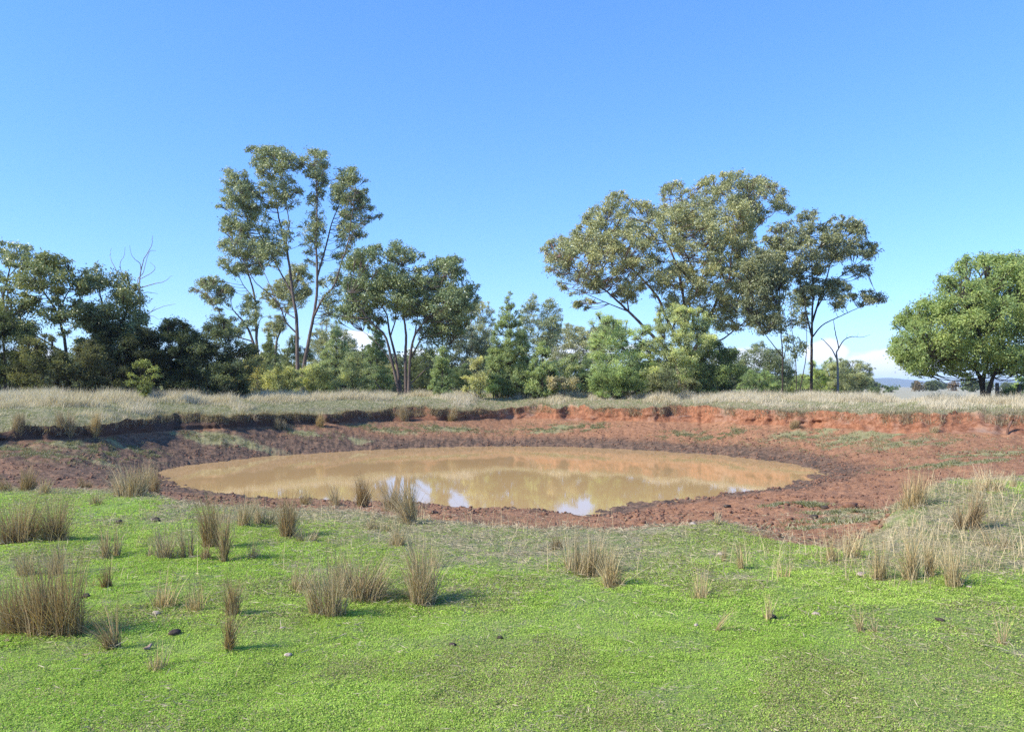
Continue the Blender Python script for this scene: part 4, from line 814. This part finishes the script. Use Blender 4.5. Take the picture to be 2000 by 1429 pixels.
TU = [
 (25,1062,92,80,1.3,'dense wide tussock at the left edge, middle distance, beside a similar narrower one','brown'),
 (108,1056,82,56,1.2,'bushy brown tussock just right of the dense wide one at the left edge','brown'),
 (35,958,48,46,1,'tussock on the far side of the turf at the left edge, against bare soil','brown'),
 (85,965,30,26,.8,'low tussock beside the one against bare soil at far left','grey'),
 (170,952,22,24,.7,'small faint tussock on the turf edge left of the water','brown'),
 (255,970,62,58,1.2,'pinkish-brown tussock on the rim at the left tip of the water','grey'),
 (298,963,50,30,.9,'narrow tussock touching the left tip of the water','grey'),
 (195,985,30,38,.5,'thin low tuft in front of the pinkish-brown rim tussock','grey'),
 (30,1236,118,70,1.5,'left half of the largest near pair of tussocks, leaning left','brown',(-.12,0)),
 (100,1240,160,100,1.7,'largest tussock of all, tall and bushy in the near left foreground','brown'),
 (62,1120,50,44,.8,'low tussock above the largest near one','grey'),
 (119,1122,62,40,.9,'middle-sized tussock with upright stems right above the largest near one','grey'),
 (200,1092,66,26,.7,'slim upright tuft, left of a pair in the left turf','grey'),
 (229,1086,66,12,.6,'single thin spray of stems, right of the pair in the left turf','grey'),
 (206,1146,54,26,.8,'small tussock below the slim pair in the left turf','brown'),
 (176,1143,32,22,.3,'few splayed stems left of the small tussock below the pair','tan'),
 (224,1268,98,36,.8,'dark-stemmed tussock fanning out to the left in the near foreground','brown',(-.22,0)),
 (322,1090,62,50,.8,'loose tussock in mid turf with a tall thin neighbour on its right','grey'),
 (366,1089,66,20,.8,'tall thin neighbour right of the loose mid-turf tussock','grey'),
 (290,1086,32,10,.4,'tiny upright sprig left of the loose mid-turf tussock','grey'),
 (413,1068,104,34,1,'tall upright brown tussock, left one of a tall pair','brown'),
 (404,1093,36,32,.9,'squat tussock at the foot of the tall upright pair','brown'),
 (445,1096,104,22,.9,'tall narrow tussock, right one of the tall pair','brown'),
 (472,1027,64,36,.8,'tussock at the water edge left of a low spreading one','grey'),
 (516,1024,54,42,.8,'low spreading tussock at the near water edge','grey'),
 (555,1050,84,46,1.4,'dense tussock with dark base in front of the reflected trunks','brown'),
 (602,1056,34,34,.7,'low brown tuft at the right foot of the dense dark-based tussock','grey'),
 (493,1090,46,20,.7,'small upright tuft right of the tall narrow pair','grey'),
 (318,1188,72,56,.45,'open airy tussock with straggling stems in the left foreground','tan'),
 (388,1192,64,44,.45,'second open airy tussock just right of the straggling one','tan'),
 (458,1201,78,34,1.4,'dense upright tussock alone above the near narrow one','brown'),
 (446,1266,94,25,1.3,'narrow column-like tussock nearest the bottom in the left centre','brown'),
 (574,1152,62,62,.5,'open bowl-shaped tuft left of the big centre tussocks','grey'),
 (638,1202,112,62,1.3,'front left tussock of the big centre group','grey'),
 (690,1168,114,98,1.5,'widest tussock of the big centre group, behind the front one','grey'),
 (827,1176,128,60,1.5,'tall lone pillar-shaped tussock in the centre foreground','grey'),
 (845,1110,50,16,.4,'thin sprig just behind the tall lone pillar tussock','tan'),
 (705,987,58,34,1,'dark tussock seen against the bright reflected sky','brown'),
 (775,1000,66,50,.9,'wide tussock on the near waterline, left part of the centre clump','grey'),
 (812,1022,84,38,1.2,'tall stems on the near waterline, right part of the centre clump','grey'),
 (782,1066,50,36,1,'low dark-footed tussock below the waterline clump','grey'),
 (742,1034,30,44,.6,'flattened pale tuft left below the waterline clump','grey'),
 (660,985,36,26,.5,'faint tuft at the water edge left of the dark tussock','grey'),
 (600,985,34,30,.5,'faint tuft at the water edge below the reflected trunks','grey'),
 (1091,1072,32,24,.9,'small leaning tuft left of the right centre pair','brown',(-.2,0)),
 (1150,1119,88,74,1.4,'wide tussock with a dark hollow base, left of the right centre pair','grey'),
 (1206,1146,72,46,1.1,'lower smaller tussock, right of the right centre pair','tan'),
 (1783,992,70,52,.7,'tan tussock on the red slope at the left of the hummock','tan'),
 (1922,958,48,60,1,'pale fan-shaped tussock on top of the right hummock','pale'),
 (1892,1032,80,44,1.1,'dark upright tussock in the middle of the right hummock','brown'),
 (1979,952,34,22,.4,'thin pale sprig near the right edge of the hummock','pale'),
 (1615,1096,60,30,.5,'leftmost tan tuft of the loose row below the hummock','tan'),
 (1664,1090,62,36,.5,'second tan tuft of the loose row below the hummock','tan'),
 (1722,1132,84,40,.5,'tall straggling tan tuft third in the loose row below the hummock','tan'),
 (1780,1132,100,38,.7,'tallest tan tuft, fourth in the loose row below the hummock','tan'),
 (1815,1126,78,26,.6,'narrow tan tuft, fifth in the loose row below the hummock','tan'),
 (1855,1142,84,54,.6,'last wide tan tuft of the loose row below the hummock','tan'),
 (1961,1070,54,50,.5,'grey-green loose tussock at the right edge below the hummock','grey'),
 (1450,1110,50,18,.6,'small tan tuft on the turf below the pale mound','tan'),
 (1418,1095,44,10,.4,'tiny thin sprig left of the small tan tuft below the pale mound','tan'),
 (1375,1168,60,54,.35,'sparse leaning stems with fallen straw in the right turf','tan'),
 (1535,1127,40,26,.35,'wispy tuft alone right of the pale mound','tan'),
 (1497,1211,62,10,.4,'few stiff stems with a dung lump at their foot','tan'),
 (1396,1232,54,12,.35,'two or three leaning stems in the right foreground turf','tan',(.25,0)),
 (1683,1232,66,16,.35,'left sprig of the near right pair of thin stems','tan'),
 (1706,1236,48,14,.35,'right sprig of the near right pair of thin stems','tan'),
 (1952,1258,56,34,.3,'scattered thin stems near the bottom right corner','tan'),
 (1402,1022,28,20,.5,'little tuft on the crest of the pale mound','pale'),
 (300,1310,52,60,.4,'sparse brown stems close to the camera at bottom left','tan'),
 (130,848,34,26,.9,'small dry tussock in front of the shaded bank at far left','grey'),
 (40,850,30,30,.9,'dry tussock at the foot of the shaded bank at the left edge','grey'),
 (186,850,36,18,.8,'thin dry tussock overhanging the shaded bank','tan'),
 (548,836,20,16,.9,'tiny dry tuft below the bank under the tallest gum','grey'),
 (622,832,26,16,.9,'tan dry tuft below the bank right of the tallest gum','tan'),
 (796,822,26,22,.9,'dark dry tuft at the bank foot below the dense middle gum','grey'),
 (878,822,24,20,.9,'dark dry tuft at the bank foot left of the red hollow','grey'),
 (1542,836,15,24,1.2,'dark little tuft on the red floor before the right bank','brown'),
 (1820,845,12,18,1,'tiny grey tuft at the foot of the smooth red bank','grey')]
for k, q in enumerate(TU): tussock(q[0], q[1], q[2], q[3], q[4], q[5], q[6], q[7] if len(q) > 7 else (0, 0), seed=k)

n = 6500; cxy = np.array([[3.6, 6.9, 1.3, .5, 2.4], [5.1, 8.2, 1.3, .9, 2.0], [5.9, 10.0, 1.1, .8, .9], [-3.0, 9.4, 2.6, 1.3, .5], [-1.2, 10.6, 1.6, .8, .6], [-3.4, 6.4, 2.0, 1.6, .35], [0.5, 8.6, 2.4, 1.2, .35], [2.2, 7.4, 1.6, .8, .25]]); pr = cxy[:, 4] / cxy[:, 4].sum()
q = rs.choice(len(cxy), n, p=pr); x = cxy[q, 0] + rs.normal(size=n) * cxy[q, 2] * .6; y = cxy[q, 1] + rs.normal(size=n) * cxy[q, 3] * .6; k = fbm(x / .3, y / .3, 171, 3) > .5; x, y = x[k], y[k]; n = len(x)
h = .06 + .34 * rs.rand(n) ** 2.2; v, f, c = blades(np.column_stack([x, y, ground(x, y) - .01]), h, .0035 + .003 * rs.rand(n), rs.normal(size=(n, 2)) * h[:, None] * .3, np.array([[.60, .48, .30]]) * (.5 + .8 * rs.rand(n, 1)), 3, rs=rs)
o = mesh_obj('dry_stems', v, f, M_straw, cols=c); tag(o, 'single thin tan grass stems standing between the tussocks', 'grass', kind='stuff')

# ---------------------------------------------------------------- stones, dung and bark lying about
IT = [
 ('dung', 'black dung lump on the turf right of the largest tussock', 168, 1166, 9, M_dung), ('stone', 'pinkish stone left of centre below the airy tussocks', 305, 1199, 8, M_stone),
 ('stone', 'pale stone right of the pinkish one', 357, 1202, 5, M_stone), ('dung', 'flat dark dung pat below the pinkish stone', 342, 1238, 12, M_dung),
 ('bark_piece', 'curled pale bark piece near the bottom left corner', 14, 1253, 9, M_barkchip), ('bark_piece', 'pale bark piece right of the fanning tussock', 172, 1281, 8, M_barkchip),
 ('bark_piece', 'grey bark strip at the foot of the fanning tussock', 288, 1268, 11, M_barkchip), ('stone', 'small pink stone right of the column-like tussock', 551, 1227, 5, M_stone),
 ('stone', 'pale broken stone near the bottom left of centre', 563, 1280, 7, M_stone), ('dung', 'dark dung lump on the turf bottom centre', 884, 1261, 8, M_dung),
 ('dung', 'dark crumb of dung above the bottom centre lump', 976, 1246, 6, M_dung), ('dung', 'brown dung lump beside the stiff stems', 1505, 1206, 9, M_dung),
 ('stone', 'tan stone right of the dung by the stiff stems', 1593, 1201, 8, M_stone), ('stone', 'pinkish pair-like stone in the right foreground turf', 1360, 1222, 6, M_stone),
 ('dung', 'dark dung lump far right in the foreground', 1835, 1212, 8, M_dung), ('stone', 'flat cream stone left of the tan tuft row', 1683, 1124, 10, M_stone),
 ('stone', 'grey flat stone on the turf under the pale mound', 1408, 1083, 7, M_stone), ('stone', 'bright white stone on the red soil left of the mound', 1353, 1026, 8, M_stone),
 ('dung', 'dark lump on the red soil right of the water', 1611, 993, 8, M_dung), ('dung', 'dark lump on the red soil below the first dark one', 1590, 1011, 8, M_dung),
 ('dirt_mound', 'crumbling brown earth lump on the red slope', 1660, 990, 14, M_clod), ('dung', 'dark clod on the red soil near the water right of centre', 1420, 990, 7, M_dung),
 ('dung', 'dark lump on the turf left below the rim tussock', 232, 1021, 8, M_dung), ('dung', 'long dark lump in the upper left turf', 304, 1017, 9, M_dung),
 ('stone', 'small white stone in the right turf below the row', 1893, 1147, 5, M_stone)]
for k, (nm, lb, px, py, rpx, mt) in enumerate(IT):
    P = place(px, py); rr = rpx * P[1] / F
    V0, F0 = lump(rr, 900 + k, .5 if nm != 'bark_piece' else .28, 2)
    if nm == 'bark_piece': V0[:, 0] *= 1.2; V0[:, 1] *= .45; V0[:, 2] += .25 * V0[:, 0] ** 2 / rr
    o = mesh_obj(nm, V0, F0, mt); o.location = (P[0], P[1], P[2] + rr * (.28 if nm != 'bark_piece' else .25)); o.rotation_euler = (0, 0, k * 1.3)
    tag(o, lb, {'dung': 'dung', 'stone': 'stone', 'bark_piece': 'bark', 'dirt_mound': 'earth'}[nm])
# stump of wood leaning on the right bank, and a stick
P = place(1972, 848); v, f = tube(P + np.array([[-.12, 0, -.1], [-.05, .02, .25], [.08, .05, .5], [.22, .06, .62], [.26, .05, .5]]), [.06, .05, .06, .05, .02], 8, .4)
o = mesh_obj('tree_root', v, f, barkmat('red_dusted_root', (.16, .08, .05), (.34, .22, .16)), loc=P, smooth=True); tag(o, 'weathered curved root leaning against the red bank at the right edge', 'root')
P = place(1345, 816); v, f = tube(P + np.array([[-.6, 0, .08], [-.1, .02, .12], [.5, .05, .1]]), [.012, .018, .01], 5)
o = mesh_obj('stick', v, f, M_dead, loc=P); tag(o, 'thin bleached stick lying in the red gully of the far bank', 'stick')

# ---------------------------------------------------------------- air
m = bpy.data.materials.new('haze_air'); m.use_nodes = True; t = NT(m.node_tree); t.n.clear()
pv = t.new('ShaderNodeVolumePrincipled'); pv.inputs['Color'].default_value = (0.72, 0.84, 1.0, 1); pv.inputs['Density'].default_value = 0.00016
o = t.new('ShaderNodeOutputMaterial'); t.l.new(pv.outputs[0], o.inputs['Volume'])
a = 7700.0; zb, zt_ = -4.0, 140.0
v = np.array([[x, y, z] for z in (zb, zt_) for x, y in ((-a, -a), (a, -a), (a, a), (-a, a))])
f = np.array([[3, 2, 1, 0], [4, 5, 6, 7], [0, 1, 5, 4], [1, 2, 6, 5], [2, 3, 7, 6], [3, 0, 4, 7]])
o = mesh_obj('haze', v, f, m); tag(o, 'thin pale blue air between here and the far hills', 'haze', kind='stuff')
